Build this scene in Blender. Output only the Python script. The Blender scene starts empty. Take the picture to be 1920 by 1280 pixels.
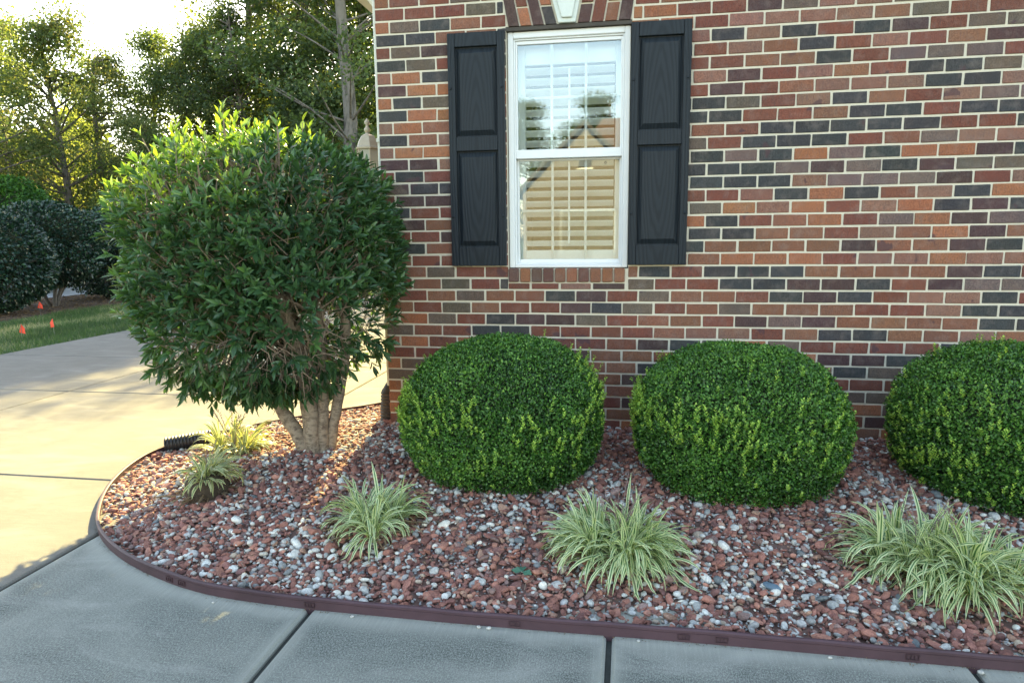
import bpy, math, random
import numpy as np
from mathutils import Vector, Matrix
R_ = math.radians
rng = np.random.default_rng(7)
random.seed(7)
scene = bpy.context.scene
COL = scene.collection
TAU = 2*math.pi

# ------------------------------------------------------------------ helpers
def link(o, parent=None):
    COL.objects.link(o)
    if parent is not None:
        o.parent = parent
    return o

def tag(o, label=None, cat=None, group=None, kind=None):
    if label: o['label'] = label
    if cat: o['category'] = cat
    if group: o['group'] = group
    if kind: o['kind'] = kind
    return o

def empty(name, loc=(0, 0, 0), parent=None):
    o = bpy.data.objects.new(name, None)
    o.empty_display_size = .1
    link(o, parent)
    o.location = loc
    return o

def copy_tree(o, parent=None):
    c = o.copy()
    COL.objects.link(c)
    c.parent = parent
    for ch in list(o.children):
        copy_tree(ch, c)
    return c

def npmesh(name, V, faces, mat, parent=None, loc=(0, 0, 0), attrs=None, cols=None, smooth=False):
    """faces: list of (F,n) int arrays. attrs: {name: per-vertex float}; cols: {name: per-vertex rgb}"""
    V = np.asarray(V, np.float32)
    if not isinstance(faces, list): faces = [faces]
    faces = [np.asarray(f, np.int32) for f in faces if len(f)]
    me = bpy.data.meshes.new(name)
    me.vertices.add(len(V))
    me.vertices.foreach_set('co', V.ravel())
    nl = sum(f.size for f in faces); nf = sum(len(f) for f in faces)
    me.loops.add(nl); me.polygons.add(nf)
    me.loops.foreach_set('vertex_index', np.concatenate([f.ravel() for f in faces]))
    tot = np.concatenate([np.full(len(f), f.shape[1], np.int32) for f in faces])
    st = np.concatenate([[0], np.cumsum(tot)[:-1]]).astype(np.int32)
    me.polygons.foreach_set('loop_start', st)
    if True:
        sm = np.full(nf, bool(smooth)) if isinstance(smooth, (bool, int)) else np.asarray(smooth, bool)
        me.polygons.foreach_set('use_smooth', sm)
    me.update(calc_edges=True)
    if attrs:
        for k, a in attrs.items():
            at = me.attributes.new(k, 'FLOAT', 'POINT')
            at.data.foreach_set('value', np.asarray(a, np.float32))
    if cols:
        for k, a in cols.items():
            at = me.attributes.new(k, 'FLOAT_COLOR', 'POINT')
            a = np.asarray(a, np.float32)
            a = np.concatenate([a, np.ones((len(a), 1), np.float32)], 1)
            at.data.foreach_set('color', a.ravel())
    if mat: me.materials.append(mat)
    o = bpy.data.objects.new(name, me)
    link(o, parent)
    o.location = loc
    return o

class MB:
    """collects boxes, prisms and tubes into one mesh"""
    def __init__(s): s.V = []; s.F = {}; s.n = 0; s.C = []
    def add(s, V, F, c=None):
        V = np.asarray(V, float)
        for f in F:
            s.F.setdefault(len(f), []).append([i+s.n for i in f])
        s.V.append(V); s.n += len(V)
        s.C.append(np.tile(np.array(c if c is not None else (1, 1, 1), float), (len(V), 1)))
    def box(s, x0, x1, y0, y1, z0, z1, c=None):
        V = [(x, y, z) for x in (x0, x1) for y in (y0, y1) for z in (z0, z1)]
        F = [(0, 1, 3, 2), (4, 6, 7, 5), (0, 4, 5, 1), (2, 3, 7, 6), (0, 2, 6, 4), (1, 5, 7, 3)]
        s.add(V, F, c)
    def bbox(s, x0, x1, y0, y1, z0, z1, b=.003, c=None):
        """box with chamfered edges"""
        xs = (x0, x1); ys = (y0, y1); zs = (z0, z1); V = []; ix = {}
        for i in (0, 1):
            for j in (0, 1):
                for k in (0, 1):
                    sx = b*(1-2*i); sy = b*(1-2*j); sz = b*(1-2*k)
                    X, Y, Z = xs[i], ys[j], zs[k]
                    for a, p in enumerate(((X, Y+sy, Z+sz), (X+sx, Y, Z+sz), (X+sx, Y+sy, Z))):
                        ix[i, j, k, a] = len(V); V.append(p)
        F = []
        for i in (0, 1): F.append([ix[i, 0, 0, 0], ix[i, 0, 1, 0], ix[i, 1, 1, 0], ix[i, 1, 0, 0]])
        for j in (0, 1): F.append([ix[0, j, 0, 1], ix[1, j, 0, 1], ix[1, j, 1, 1], ix[0, j, 1, 1]])
        for k in (0, 1): F.append([ix[0, 0, k, 2], ix[1, 0, k, 2], ix[1, 1, k, 2], ix[0, 1, k, 2]])
        for i in (0, 1):
            for j in (0, 1):
                F.append([ix[i, j, 0, 0], ix[i, j, 1, 0], ix[i, j, 1, 1], ix[i, j, 0, 1]])
                for_k = None
        for i in (0, 1):
            for k in (0, 1):
                F.append([ix[i, 0, k, 0], ix[i, 1, k, 0], ix[i, 1, k, 2], ix[i, 0, k, 2]])
        for j in (0, 1):
            for k in (0, 1):
                F.append([ix[0, j, k, 1], ix[1, j, k, 1], ix[1, j, k, 2], ix[0, j, k, 2]])
        for i in (0, 1):
            for j in (0, 1):
                for k in (0, 1): F.append([ix[i, j, k, 0], ix[i, j, k, 1], ix[i, j, k, 2]])
        s.add(V, F, c)
    def prism(s, pts, y0, y1, c=None):
        """polygon in xz extruded along y"""
        n = len(pts)
        V = [(p[0], y0, p[1]) for p in pts]+[(p[0], y1, p[1]) for p in pts]
        F = [list(range(n)), list(range(2*n-1, n-1, -1))]+[[i, i+n, (i+1) % n+n, (i+1) % n] for i in range(n)]
        s.add(V, F, c)
    def tube(s, P, rad, n=8, cap=True, c=None, wob=0):
        V, F = tube_geo(P, rad, n, cap, wob)
        s.add(V, F, c)
    def cyl(s, p0, p1, r0, r1=None, n=12, c=None):
        s.tube([p0, p1], [r0, r0 if r1 is None else r1], n, True, c)
    def build(s, name, mat, parent=None, smooth=False, col=False, bev=0):
        V = np.concatenate(s.V); C = np.concatenate(s.C)
        F = [np.array(f) for f in s.F.values()]
        o = npmesh(name, V, F, mat, parent, cols={'col': C} if col else None, smooth=smooth)
        me = o.data
        import bmesh
        bm = bmesh.new(); bm.from_mesh(me); bmesh.ops.recalc_face_normals(bm, faces=bm.faces); bm.to_mesh(me); bm.free()
        if bev:
            m = o.modifiers.new('bevel', 'BEVEL'); m.width = bev; m.segments = 2; m.limit_method = 'ANGLE'
        return o

def tube_geo(P, rad, n=8, cap=True, wob=0):
    P = [Vector(p) for p in P]; m = len(P)
    if np.isscalar(rad): rad = [rad]*m
    V = []; F = []
    t0 = (P[1]-P[0]).normalized()
    a = t0.orthogonal().normalized()
    for i in range(m):
        t = (P[min(i+1, m-1)]-P[max(i-1, 0)])
        if t.length < 1e-9: t = t0
        t.normalize()
        a = (a-t*a.dot(t)).normalized(); b = t.cross(a)
        for k in range(n):
            th = TAU*k/n
            r = rad[i]*(1+(wob*math.sin(th*3+i*1.7)+wob*.7*math.sin(th*2-i*.9) if wob else 0))
            V.append(tuple(P[i]+(a*math.cos(th)+b*math.sin(th))*r))
    for i in range(m-1):
        for k in range(n):
            F.append([i*n+k, i*n+(k+1) % n, (i+1)*n+(k+1) % n, (i+1)*n+k])
    if cap:
        F.append(list(range(n-1, -1, -1))); F.append([(m-1)*n+k for k in range(n)])
    return V, F

def spline(pts, sub=8):
    P = [Vector(p) for p in pts]; out = []
    for i in range(len(P)-1):
        p0 = P[max(i-1, 0)]; p1 = P[i]; p2 = P[i+1]; p3 = P[min(i+2, len(P)-1)]
        for k in range(sub):
            t = k/sub
            out.append(.5*((2*p1)+(p2-p0)*t+(2*p0-5*p1+4*p2-p3)*t*t+(3*p1-p0-3*p2+p3)*t**3))
    out.append(P[-1]); return out

def unit(a): return a/np.maximum(np.linalg.norm(a, axis=-1, keepdims=True), 1e-9)

def scatter(T, TF, pos, xdir, nrm, size, tone=None, extra=None, sx=None):
    """instances template T (v,3) (x along the leaf, y across, z out of it) with numpy"""
    N = len(pos); xdir = unit(xdir)
    n = nrm-(nrm*xdir).sum(-1, keepdims=True)*xdir; n = unit(n); y = np.cross(n, xdir)
    S = np.asarray(size).reshape(N, 1, 1)
    t = T[None]*S
    if sx is not None: t = t*np.stack([np.ones(N), sx, np.ones(N)], -1)[:, None, :]
    V = pos[:, None, :]+t[..., 0:1]*xdir[:, None]+t[..., 1:2]*y[:, None]+t[..., 2:3]*n[:, None]
    F = (TF[None]+(np.arange(N)*len(T))[:, None, None]).reshape(-1, TF.shape[1])
    tn = np.repeat(tone if tone is not None else rng.random(N), len(T))
    return V.reshape(-1, 3), F, tn

def cat(parts):
    V = []; F = []; T = []; n = 0
    for v, f, t in parts:
        V.append(v); F.append(f+n); T.append(t); n += len(v)
    return np.concatenate(V), np.concatenate(F), np.concatenate(T)

def rdir(n): return unit(rng.normal(size=(n, 3)))

# leaf templates -----------------------------------------------------
def leaf_t(w=.17, fold=.05, droop=.12, rows=((.22, .75), (.5, 1.), (.78, .62))):
    V = [(0, 0, 0)]
    for t, k in rows:
        z = -droop*t*t
        V += [(t, -w*k, z+fold*k), (t, 0, z), (t, w*k, z+fold*k)]
    V.append((1, 0, -droop*1.15)); n = len(V)
    F = [(0, 2, 1), (0, 3, 2)]
    for r in range(len(rows)-1):
        a = 1+3*r; b = a+3
        F += [(a, a+1, b+1), (a, b+1, b), (a+1, a+2, b+2), (a+1, b+2, b+1)]
    a = n-4
    F += [(a, a+1, n-1), (a+1, a+2, n-1)]
    return np.array(V, float), np.array(F)
LEAF, LEAF_F = leaf_t(.15, .06, .18)
OVAL, OVAL_F = np.array([(0, 0, 0), (.5, -.33, .05), (.45, 0, -.03), (.5, .33, .05), (1, 0, -.08)], float), np.array([(0, 1, 2), (0, 2, 3), (1, 4, 2), (2, 4, 3)])
QUAD, QUAD_F = np.array([(0, 0, 0), (.5, -.36, .06), (1, 0, -.1), (.5, .36, .06)], float), np.array([(0, 1, 2), (0, 2, 3)])

# ------------------------------------------------------------------ materials
def newmat(name):
    m = bpy.data.materials.new(name); m.use_nodes = True
    nt = m.node_tree; nt.nodes.clear()
    out = nt.nodes.new('ShaderNodeOutputMaterial'); b = nt.nodes.new('ShaderNodeBsdfPrincipled')
    nt.links.new(b.outputs[0], out.inputs[0])
    return m, nt, b, out
def nd(nt, typ, **kw):
    n = nt.nodes.new(typ)
    for k, v in kw.items():
        if k in n.inputs.keys() if isinstance(k, str) else False: n.inputs[k].default_value = v
        else: setattr(n, k, v)
    return n
def noise(nt, scale, detail=4, rough=.6, vec=None, dist=0):
    n = nt.nodes.new('ShaderNodeTexNoise'); n.inputs['Scale'].default_value = scale
    n.inputs['Detail'].default_value = detail; n.inputs['Roughness'].default_value = rough; n.inputs['Distortion'].default_value = dist
    if vec is not None: nt.links.new(vec, n.inputs['Vector'])
    return n
def ramp(nt, fac, stops):
    r = nt.nodes.new('ShaderNodeValToRGB'); e = r.color_ramp.elements
    while len(e) > 2: e.remove(e[-1])
    for i, (p, c) in enumerate(stops):
        el = e[i] if i < 2 else e.new(p)
        el.position = p; el.color = (c if len(c) == 4 else (*c, 1)) if hasattr(c, '__len__') else (c, c, c, 1)
    nt.links.new(fac, r.inputs[0]); return r
def mix(nt, fac, a, b, mode='MIX'):
    m = nt.nodes.new('ShaderNodeMix'); m.data_type = 'RGBA'; m.blend_type = mode; m.clamp_factor = True
    for sock, v in ((m.inputs[0], fac), (m.inputs[6], a), (m.inputs[7], b)):
        if hasattr(v, 'is_linked'): nt.links.new(v, sock)
        elif hasattr(v, '__len__'): sock.default_value = (*v[:3], 1)
        else: sock.default_value = v
    return m.outputs[2]
def math_(nt, op, a, b=None, c=None, clamp=False):
    m = nt.nodes.new('ShaderNodeMath'); m.operation = op; m.use_clamp = clamp
    for i, v in enumerate((a, b, c)):
        if v is None: continue
        if hasattr(v, 'is_linked'): nt.links.new(v, m.inputs[i])
        else: m.inputs[i].default_value = v
    return m.outputs[0]
def bump(nt, b, height, strength=.4, dist=.01):
    n = nt.nodes.new('ShaderNodeBump'); n.inputs['Strength'].default_value = strength; n.inputs['Distance'].default_value = dist
    nt.links.new(height, n.inputs['Height']); nt.links.new(n.outputs[0], b.inputs['Normal']); return n
def attr(nt, name):
    a = nt.nodes.new('ShaderNodeAttribute'); a.attribute_name = name; return a
def pos(nt): return nt.nodes.new('ShaderNodeTexCoord').outputs['Object']
def geopos(nt): return nt.nodes.new('ShaderNodeNewGeometry').outputs['Position']
def scaled(nt, vec, s):
    m = nt.nodes.new('ShaderNodeMapping'); m.inputs['Scale'].default_value = s; nt.links.new(vec, m.inputs[0]); return m.outputs[0]

def plain(name, c, rough=.5, var=.12, sc=30, bmp=.1, spec=.4, metal=0):
    m, nt, b, out = newmat(name)
    p = pos(nt); n = noise(nt, sc, 5, .65, p); n2 = noise(nt, sc*.13, 3, .5, p)
    f = math_(nt, 'ADD', math_(nt, 'MULTIPLY', n.outputs[0], .5), math_(nt, 'MULTIPLY', n2.outputs[0], .5))
    lo = tuple(x*(1-var) for x in c); hi = tuple(min(1, x*(1+var)) for x in c)
    r = ramp(nt, f, [(.3, lo), (.7, hi)])
    nt.links.new(r.outputs[0], b.inputs['Base Color'])
    b.inputs['Roughness'].default_value = rough; b.inputs['Specular IOR Level'].default_value = spec; b.inputs['Metallic'].default_value = metal
    if bmp: bump(nt, b, n.outputs[0], bmp, .002)
    return m

def foliage(name, stops, rough=.4, trans=.35, tcol=(1.3, 1.35, .5), spec=.5, nscale=6):
    m, nt, b, out = newmat(name)
    a = attr(nt, 'tone')
    r = ramp(nt, a.outputs['Fac'], stops)
    nn = noise(nt, nscale, 2, .5, pos(nt))
    h = nt.nodes.new('ShaderNodeHueSaturation'); nt.links.new(r.outputs[0], h.inputs['Color'])
    nt.links.new(math_(nt, 'ADD', math_(nt, 'MULTIPLY', nn.outputs[0], .7), .65), h.inputs['Value'])
    nt.links.new(h.outputs[0], b.inputs['Base Color'])
    b.inputs['Roughness'].default_value = rough; b.inputs['Specular IOR Level'].default_value = spec
    t = nt.nodes.new('ShaderNodeBsdfTranslucent')
    tc = mix(nt, 1., h.outputs[0], tcol, 'MULTIPLY')
    nt.links.new(tc, t.inputs[0])
    ms = nt.nodes.new('ShaderNodeMixShader'); ms.inputs[0].default_value = trans
    nt.links.new(b.outputs[0], ms.inputs[1]); nt.links.new(t.outputs[0], ms.inputs[2]); nt.links.new(ms.outputs[0], out.inputs[0])
    return m

# brick: colour per brick in 'col', specks and pits on top
def brick_mat():
    m, nt, b, out = newmat('brick')
    p = geopos(nt); a = attr(nt, 'col')
    n = noise(nt, 220, 4, .7, scaled(nt, p, (1, 1, .7))); n2 = noise(nt, 14, 4, .6, p); n3 = noise(nt, 55, 3, .6, scaled(nt, p, (1.6, 1.6, .35)))
    c = mix(nt, ramp(nt, n.outputs[0], [(.38, .0), (.62, 1.)]).outputs[0], mix(nt, 1., a.outputs['Color'], (.62, .60, .60), 'MULTIPLY'), mix(nt, 1., a.outputs['Color'], (1.22, 1.2, 1.18), 'MULTIPLY'))
    c = mix(nt, math_(nt, 'MULTIPLY', ramp(nt, n3.outputs[0], [(.5, 0.), (.75, 1.)]).outputs[0], .35), c, (.09, .085, .09))
    c = mix(nt, math_(nt, 'MULTIPLY', ramp(nt, n2.outputs[0], [(.5, 0.), (.72, 1.)]).outputs[0], .22), c, (.30, .25, .22))
    n4 = noise(nt, 7, 3, .5, p, .5)
    c = mix(nt, ramp(nt, n4.outputs[0], [(.66, 0.), (.69, .75)]).outputs[0], c, (.075, .045, .052))
    n5 = noise(nt, 10, 2, .5, p)
    c = mix(nt, math_(nt, 'MULTIPLY', ramp(nt, n5.outputs[0], [(.35, 0.), (.65, 1.)]).outputs[0], .35), c, mix(nt, 1., c, (1.35, 1.1, .95), 'MULTIPLY'))
    nt.links.new(c, b.inputs['Base Color']); b.inputs['Roughness'].default_value = .85; b.inputs['Specular IOR Level'].default_value = .25
    bump(nt, b, math_(nt, 'ADD', n.outputs[0], math_(nt, 'MULTIPLY', n3.outputs[0], .6)), .5, .003)
    return m
M_brick = brick_mat()
def mortar_mat():
    m, nt, b, out = newmat('mortar')
    p = geopos(nt); n = noise(nt, 160, 5, .7, p); n2 = noise(nt, 3, 3, .6, p)
    c = ramp(nt, n.outputs[0], [(.3, (.58, .52, .41)), (.7, (.72, .66, .53))]).outputs[0]
    c = mix(nt, math_(nt, 'MULTIPLY', n2.outputs[0], .35), c, (.56, .52, .43))
    nt.links.new(c, b.inputs['Base Color']); b.inputs['Roughness'].default_value = .95
    bump(nt, b, n.outputs[0], .6, .004); return m
M_mortar = mortar_mat()

def concrete_mat(name, base=(.34, .345, .305), dark=(.085, .092, .084), walk=False):
    m, nt, b, out = newmat(name)
    p = geopos(nt)
    fine = noise(nt, 330, 4, .75, p); agg = noise(nt, 210, 3, .75, scaled(nt, p, (1, .55, 1)) if walk else p); med = noise(nt, 5, 5, .65, p); big = noise(nt, 1.1, 4, .6, p, .6)
    broom = noise(nt, 120, 3, .6, scaled(nt, p, (1, .04, 1)) if walk else scaled(nt, p, (.05, 1, 1)))
    c = ramp(nt, med.outputs[0], [(.3, tuple(x*.86 for x in base)), (.7, tuple(x*1.08 for x in base))]).outputs[0]
    wear = ramp(nt, big.outputs[0], [(.40, 0.), (.60, 1.)]).outputs[0]
    if walk:
        sp = nt.nodes.new('ShaderNodeSeparateXYZ'); nt.links.new(p, sp.inputs[0])
        # worn middle of every slab: dark rough paste; smooth pale trowelled border along the joints and the bed
        dsts = []
        for xj in (-.947, .43, 1.605, 2.82):
            dsts.append(math_(nt, 'ABSOLUTE', math_(nt, 'SUBTRACT', sp.outputs[0], xj)))
        d = dsts[0]
        for e in dsts[1:]: d = math_(nt, 'MINIMUM', d, e)
        d = math_(nt, 'ADD', d, .04)
        # distance to the bed edge: straight front, then the curve round the left end
        f1 = math_(nt, 'SUBTRACT', -2.17, sp.outputs[1])
        sx = math_(nt, 'MINIMUM', math_(nt, 'SUBTRACT', sp.outputs[0], .40), 0.)
        f2 = math_(nt, 'SUBTRACT', math_(nt, 'SQRT', math_(nt, 'ADD', math_(nt, 'POWER', math_(nt, 'MULTIPLY', sx, .88), 2), math_(nt, 'POWER', math_(nt, 'SUBTRACT', sp.outputs[1], -.55), 2))), 1.62)
        df = math_(nt, 'MAXIMUM', f1, f2)
        d = math_(nt, 'MINIMUM', d, df)
        d = math_(nt, 'ADD', d, math_(nt, 'MULTIPLY', math_(nt, 'SUBTRACT', med.outputs[0], .5), .12))
        d = math_(nt, 'ADD', d, math_(nt, 'MULTIPLY', math_(nt, 'SUBTRACT', agg.outputs[0], .5), .16))
        band = nt.nodes.new('ShaderNodeMapRange'); band.interpolation_type = 'SMOOTHSTEP'
        band.inputs[1].default_value = .02; band.inputs[2].default_value = .13
        nt.links.new(d, band.inputs[0])
        wear = math_(nt, 'MULTIPLY', band.outputs[0], math_(nt, 'ADD', math_(nt, 'MULTIPLY', wear, .45), .55))
    c2 = ramp(nt, agg.outputs[0], [(.38, tuple(x*.55 for x in dark)), (.50, tuple(x*1.6 for x in dark)), (.62, tuple(x*3.4 for x in dark))]).outputs[0]
    c = mix(nt, math_(nt, 'MULTIPLY', wear, .92 if walk else .22), c, c2)
    c = mix(nt, math_(nt, 'MULTIPLY', ramp(nt, broom.outputs[0], [(.45, 0.), (.65, 1.)]).outputs[0], .28), c, mix(nt, 1., c, (1.45, 1.45, 1.4), 'MULTIPLY'))
    st = noise(nt, 2.3, 5, .6, scaled(nt, p, (.6, 1.6, 1)), .8)
    c = mix(nt, math_(nt, 'MULTIPLY', ramp(nt, st.outputs[0], [(.52, 0.), (.72, 1.)]).outputs[0], .5), c, (.42, .42, .38) if walk else (.27, .265, .24))
    c = mix(nt, ramp(nt, fine.outputs[0], [(.35, .45), (.6, 0.)]).outputs[0], c, mix(nt, 1., c, (.5, .5, .5), 'MULTIPLY'))
    c = mix(nt, ramp(nt, fine.outputs[0], [(.62, 0.), (.75, .6)]).outputs[0], c, (.58, .57, .54))
    nt.links.new(c, b.inputs['Base Color']); b.inputs['Roughness'].default_value = .88; b.inputs['Specular IOR Level'].default_value = .3
    h = math_(nt, 'ADD', fine.outputs[0], math_(nt, 'ADD', broom.outputs[0], math_(nt, 'MULTIPLY', agg.outputs[0], .6)))
    bump(nt, b, h, .35, .0025)
    return m
M_walk = concrete_mat('walk_concrete', walk=True)
M_drive = concrete_mat('drive_concrete', base=(.155, .150, .132), dark=(.11, .107, .10))
M_joint = plain('joint_filler', (.045, .05, .045), .9, .4, 60)
M_soil = plain('soil', (.14, .085, .07), .95, .4, 25, .6)
M_mulch = plain('mulch', (.085, .055, .04), .95, .5, 14, .8)
M_lawn = plain('lawn_soil', (.045, .075, .025), .95, .35, 8, .5)
M_road = plain('road_surface', (.33, .35, .37), .9, .1, 20)

def stone_mat():
    m, nt, b, out = newmat('gravel_stone')
    p = geopos(nt); a = attr(nt, 'col'); n = noise(nt, 120, 4, .7, p); n2 = noise(nt, 420, 2, .6, p)
    c = mix(nt, ramp(nt, n.outputs[0], [(.35, 0.), (.7, 1.)]).outputs[0], mix(nt, 1., a.outputs['Color'], (.66, .66, .68), 'MULTIPLY'), mix(nt, 1., a.outputs['Color'], (1.2, 1.2, 1.18), 'MULTIPLY'))
    nt.links.new(c, b.inputs['Base Color']); b.inputs['Roughness'].default_value = .8; b.inputs['Specular IOR Level'].default_value = .3
    bump(nt, b, math_(nt, 'ADD', n.outputs[0], n2.outputs[0]), .35, .002); return m
M_stone = stone_mat()

def bark_mat(name, a, bcol, sc=22, stretch=(1, 1, 2.2)):
    m, nt, b, out = newmat(name)
    p = pos(nt); n = noise(nt, sc, 5, .7, scaled(nt, p, stretch), .4); n2 = noise(nt, 5, 3, .6, p)
    c = ramp(nt, n.outputs[0], [(.36, bcol), (.52, a), (.8, tuple(min(1, x*1.25) for x in a))]).outputs[0]
    c = mix(nt, math_(nt, 'MULTIPLY', n2.outputs[0], .35), c, tuple(x*.6 for x in a))
    nt.links.new(c, b.inputs['Base Color']); b.inputs['Roughness'].default_value = .9
    bump(nt, b, n.outputs[0], .8, .008); return m
M_bark_tan = bark_mat('tan_bark', (.30, .235, .17), (.10, .07, .05), 26, (1, 1, 1.7))
M_bark_far = bark_mat('forest_bark', (.15, .13, .11), (.04, .034, .03), 5, (1, 1, .3))
M_bark_pale = bark_mat('pale_bark', (.17, .155, .14), (.05, .045, .04), 5, (1, 1, .3))
M_twig = plain('twig', (.27, .20, .15), .8, .3, 40)

def shutter_mat():
    m, nt, b, out = newmat('shutter_paint')
    p = pos(nt)
    w = nt.nodes.new('ShaderNodeTexWave'); w.wave_type = 'RINGS'; w.rings_direction = 'SPHERICAL'; w.inputs['Scale'].default_value = 16; w.inputs['Distortion'].default_value = 5.; w.inputs['Detail'].default_value = 3; w.inputs['Detail Scale'].default_value = 1.2
    mp = scaled(nt, p, (1.1, .4, .14)); nt.links.new(mp, w.inputs['Vector'])
    n = noise(nt, 90, 3, .6, scaled(nt, p, (1, 1, .05)))
    n2 = noise(nt, 3, 2, .5, p)
    h = math_(nt, 'ADD', math_(nt, 'MULTIPLY', w.outputs['Fac'], 1.), math_(nt, 'MULTIPLY', n.outputs[0], .5))
    c = ramp(nt, h, [(.3, (.010, .014, .019)), (.95, (.016, .022, .029))]).outputs[0]
    c = mix(nt, math_(nt, 'MULTIPLY', n2.outputs[0], .3), c, (.021, .026, .031))
    nt.links.new(c, b.inputs['Base Color']); b.inputs['Roughness'].default_value = .5; b.inputs['Specular IOR Level'].default_value = .22
    bump(nt, b, h, .30, .003); return m
M_shutter = shutter_mat()
M_white = plain('white_vinyl', (.74, .75, .75), .35, .04, 8, .03, .5)
M_stone_white = plain('cast_stone', (.62, .66, .62), .8, .08, 60, .2)
M_lintel = plain('steel_lintel', (.055, .045, .035), .6, .3, 30)
M_gutter = plain('downspout_paint', (.62, .62, .55), .4, .06, 10, .02)
M_blk = plain('black_plastic', (.018, .018, .020), .45, .25, 30, .1)
M_brnpipe = plain('weathered_black_plastic', (.05, .04, .034), .6, .3, 30, .1)
M_edging = plain('edging_plastic', (.066, .036, .045), .55, .35, 9, .15)
M_edging2 = plain('edging_slot_plastic', (.05, .025, .03), .7, .2, 22)
M_lamp = plain('lamp_paint', (.42, .36, .28), .5, .15, 30)
M_roof = plain('roof_shingles', (.07, .065, .06), .9, .4, 12, .5)
M_cream = plain('cream_siding', (.17, .15, .125), .7, .06, 3)
M_flag = plain('orange_flag_plastic', (.85, .075, .03), .6, .05, 10, 0)
M_wire = plain('flag_wire', (.25, .25, .25), .4, .1, 10, 0, metal=.8)
M_room = plain('dark_room', (.03, .03, .028), .9, .2, 3, 0)
M_blind = plain('blind_slats', (.95, .95, .95), .5, .04, 8, 0)
M_brick2 = plain('neighbour_brick', (.30, .15, .10), .9, .3, 9)
M_slate = plain('slate_chip', (.09, .14, .19), .6, .25, 60)
M_core = plain('shrub_core', (.02, .028, .012), 1, .4, 30)
M_rootball = plain('root_fibre', (.055, .04, .028), 1, .5, 60, .9)

def glass_mat(fac=.125):
    m, nt, b, out = newmat('window_glass'); nt.nodes.remove(b)
    t = nt.nodes.new('ShaderNodeBsdfTransparent'); t.inputs[0].default_value = (.90, .93, .93, 1)
    g = nt.nodes.new('ShaderNodeBsdfGlossy'); g.inputs['Roughness'].default_value = .012; g.inputs[0].default_value = (.92, .97, 1, 1)
    n = noise(nt, 3.5, 2, .5, geopos(nt)); bn = nt.nodes.new('ShaderNodeBump'); bn.inputs['Strength'].default_value = .04; bn.inputs['Distance'].default_value = .006
    nt.links.new(n.outputs[0], bn.inputs['Height']); nt.links.new(bn.outputs[0], g.inputs['Normal'])
    fr = nt.nodes.new('ShaderNodeFresnel'); fr.inputs[0].default_value = 1.5
    f = math_(nt, 'ADD', math_(nt, 'MULTIPLY', fr.outputs[0], 1.5), fac-.085, clamp=True)
    ms = nt.nodes.new('ShaderNodeMixShader'); nt.links.new(f, ms.inputs[0]); nt.links.new(t.outputs[0], ms.inputs[1]); nt.links.new(g.outputs[0], ms.inputs[2])
    nt.links.new(ms.outputs[0], out.inputs[0]); return m
M_glass = glass_mat()
def frosted():
    m, nt, b, out = newmat('lamp_glass'); b.inputs['Base Color'].default_value = (.45, .46, .45, 1); b.inputs['Roughness'].default_value = .2
    t = nt.nodes.new('ShaderNodeBsdfTranslucent'); t.inputs[0].default_value = (.5, .5, .46, 1)
    ms = nt.nodes.new('ShaderNodeMixShader'); ms.inputs[0].default_value = .35
    nt.links.new(b.outputs[0], ms.inputs[1]); nt.links.new(t.outputs[0], ms.inputs[2]); nt.links.new(ms.outputs[0], out.inputs[0]); return m
M_lampglass = frosted()

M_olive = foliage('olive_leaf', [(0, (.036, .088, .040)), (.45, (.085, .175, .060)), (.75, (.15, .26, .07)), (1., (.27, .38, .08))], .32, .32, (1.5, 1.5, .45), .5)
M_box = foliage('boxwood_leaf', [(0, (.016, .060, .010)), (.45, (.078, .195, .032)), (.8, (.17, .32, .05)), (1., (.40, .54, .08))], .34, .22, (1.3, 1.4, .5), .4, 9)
M_hedge = foliage('hedge_leaf', [(0, (.010, .030, .020)), (.7, (.018, .055, .030)), (1., (.05, .11, .035))], .3, .12, (1.2, 1.3, .6), .6, 3)
M_conif = foliage('conifer_leaf', [(0, (.02, .07, .015)), (.6, (.05, .14, .022)), (1., (.10, .22, .03))], .6, .25, (1.3, 1.3, .5), .3, 3)
M_tree_g = foliage('forest_leaf_green', [(0, (.08, .11, .055)), (.6, (.14, .18, .085)), (1., (.32, .32, .12))], .5, .58, (1.9, 1.8, .6), .3, .6)
M_tree_y = foliage('forest_leaf_yellow', [(0, (.09, .13, .04)), (.5, (.12, .16, .06)), (1., (.33, .29, .09))], .5, .5, (1.2, 1.25, .75), .3, .6)
M_tree_d = foliage('forest_leaf_dark', [(0, (.06, .09, .05)), (.6, (.10, .15, .07)), (1., (.24, .27, .08))], .5, .5, (1.7, 1.7, .6), .3, .6)
M_grass = foliage('grass_blade', [(0, (.04, .08, .028)), (.5, (.075, .145, .045)), (1., (.38, .35, .23))], .6, .3, (1.3, 1.3, .5), .3, 1.)
M_flower = plain('white_petals', (.75, .74, .62), .6, .05, 20, 0)
M_litter = foliage('dry_litter', [(0, (.12, .08, .05)), (1., (.33, .25, .16))], .8, .2, (1.2, 1.1, .8), .2)
M_weed = foliage('fallen_leaf_green', [(0, (.05, .14, .09)), (1., (.06, .17, .11))], .5, .1)

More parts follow.
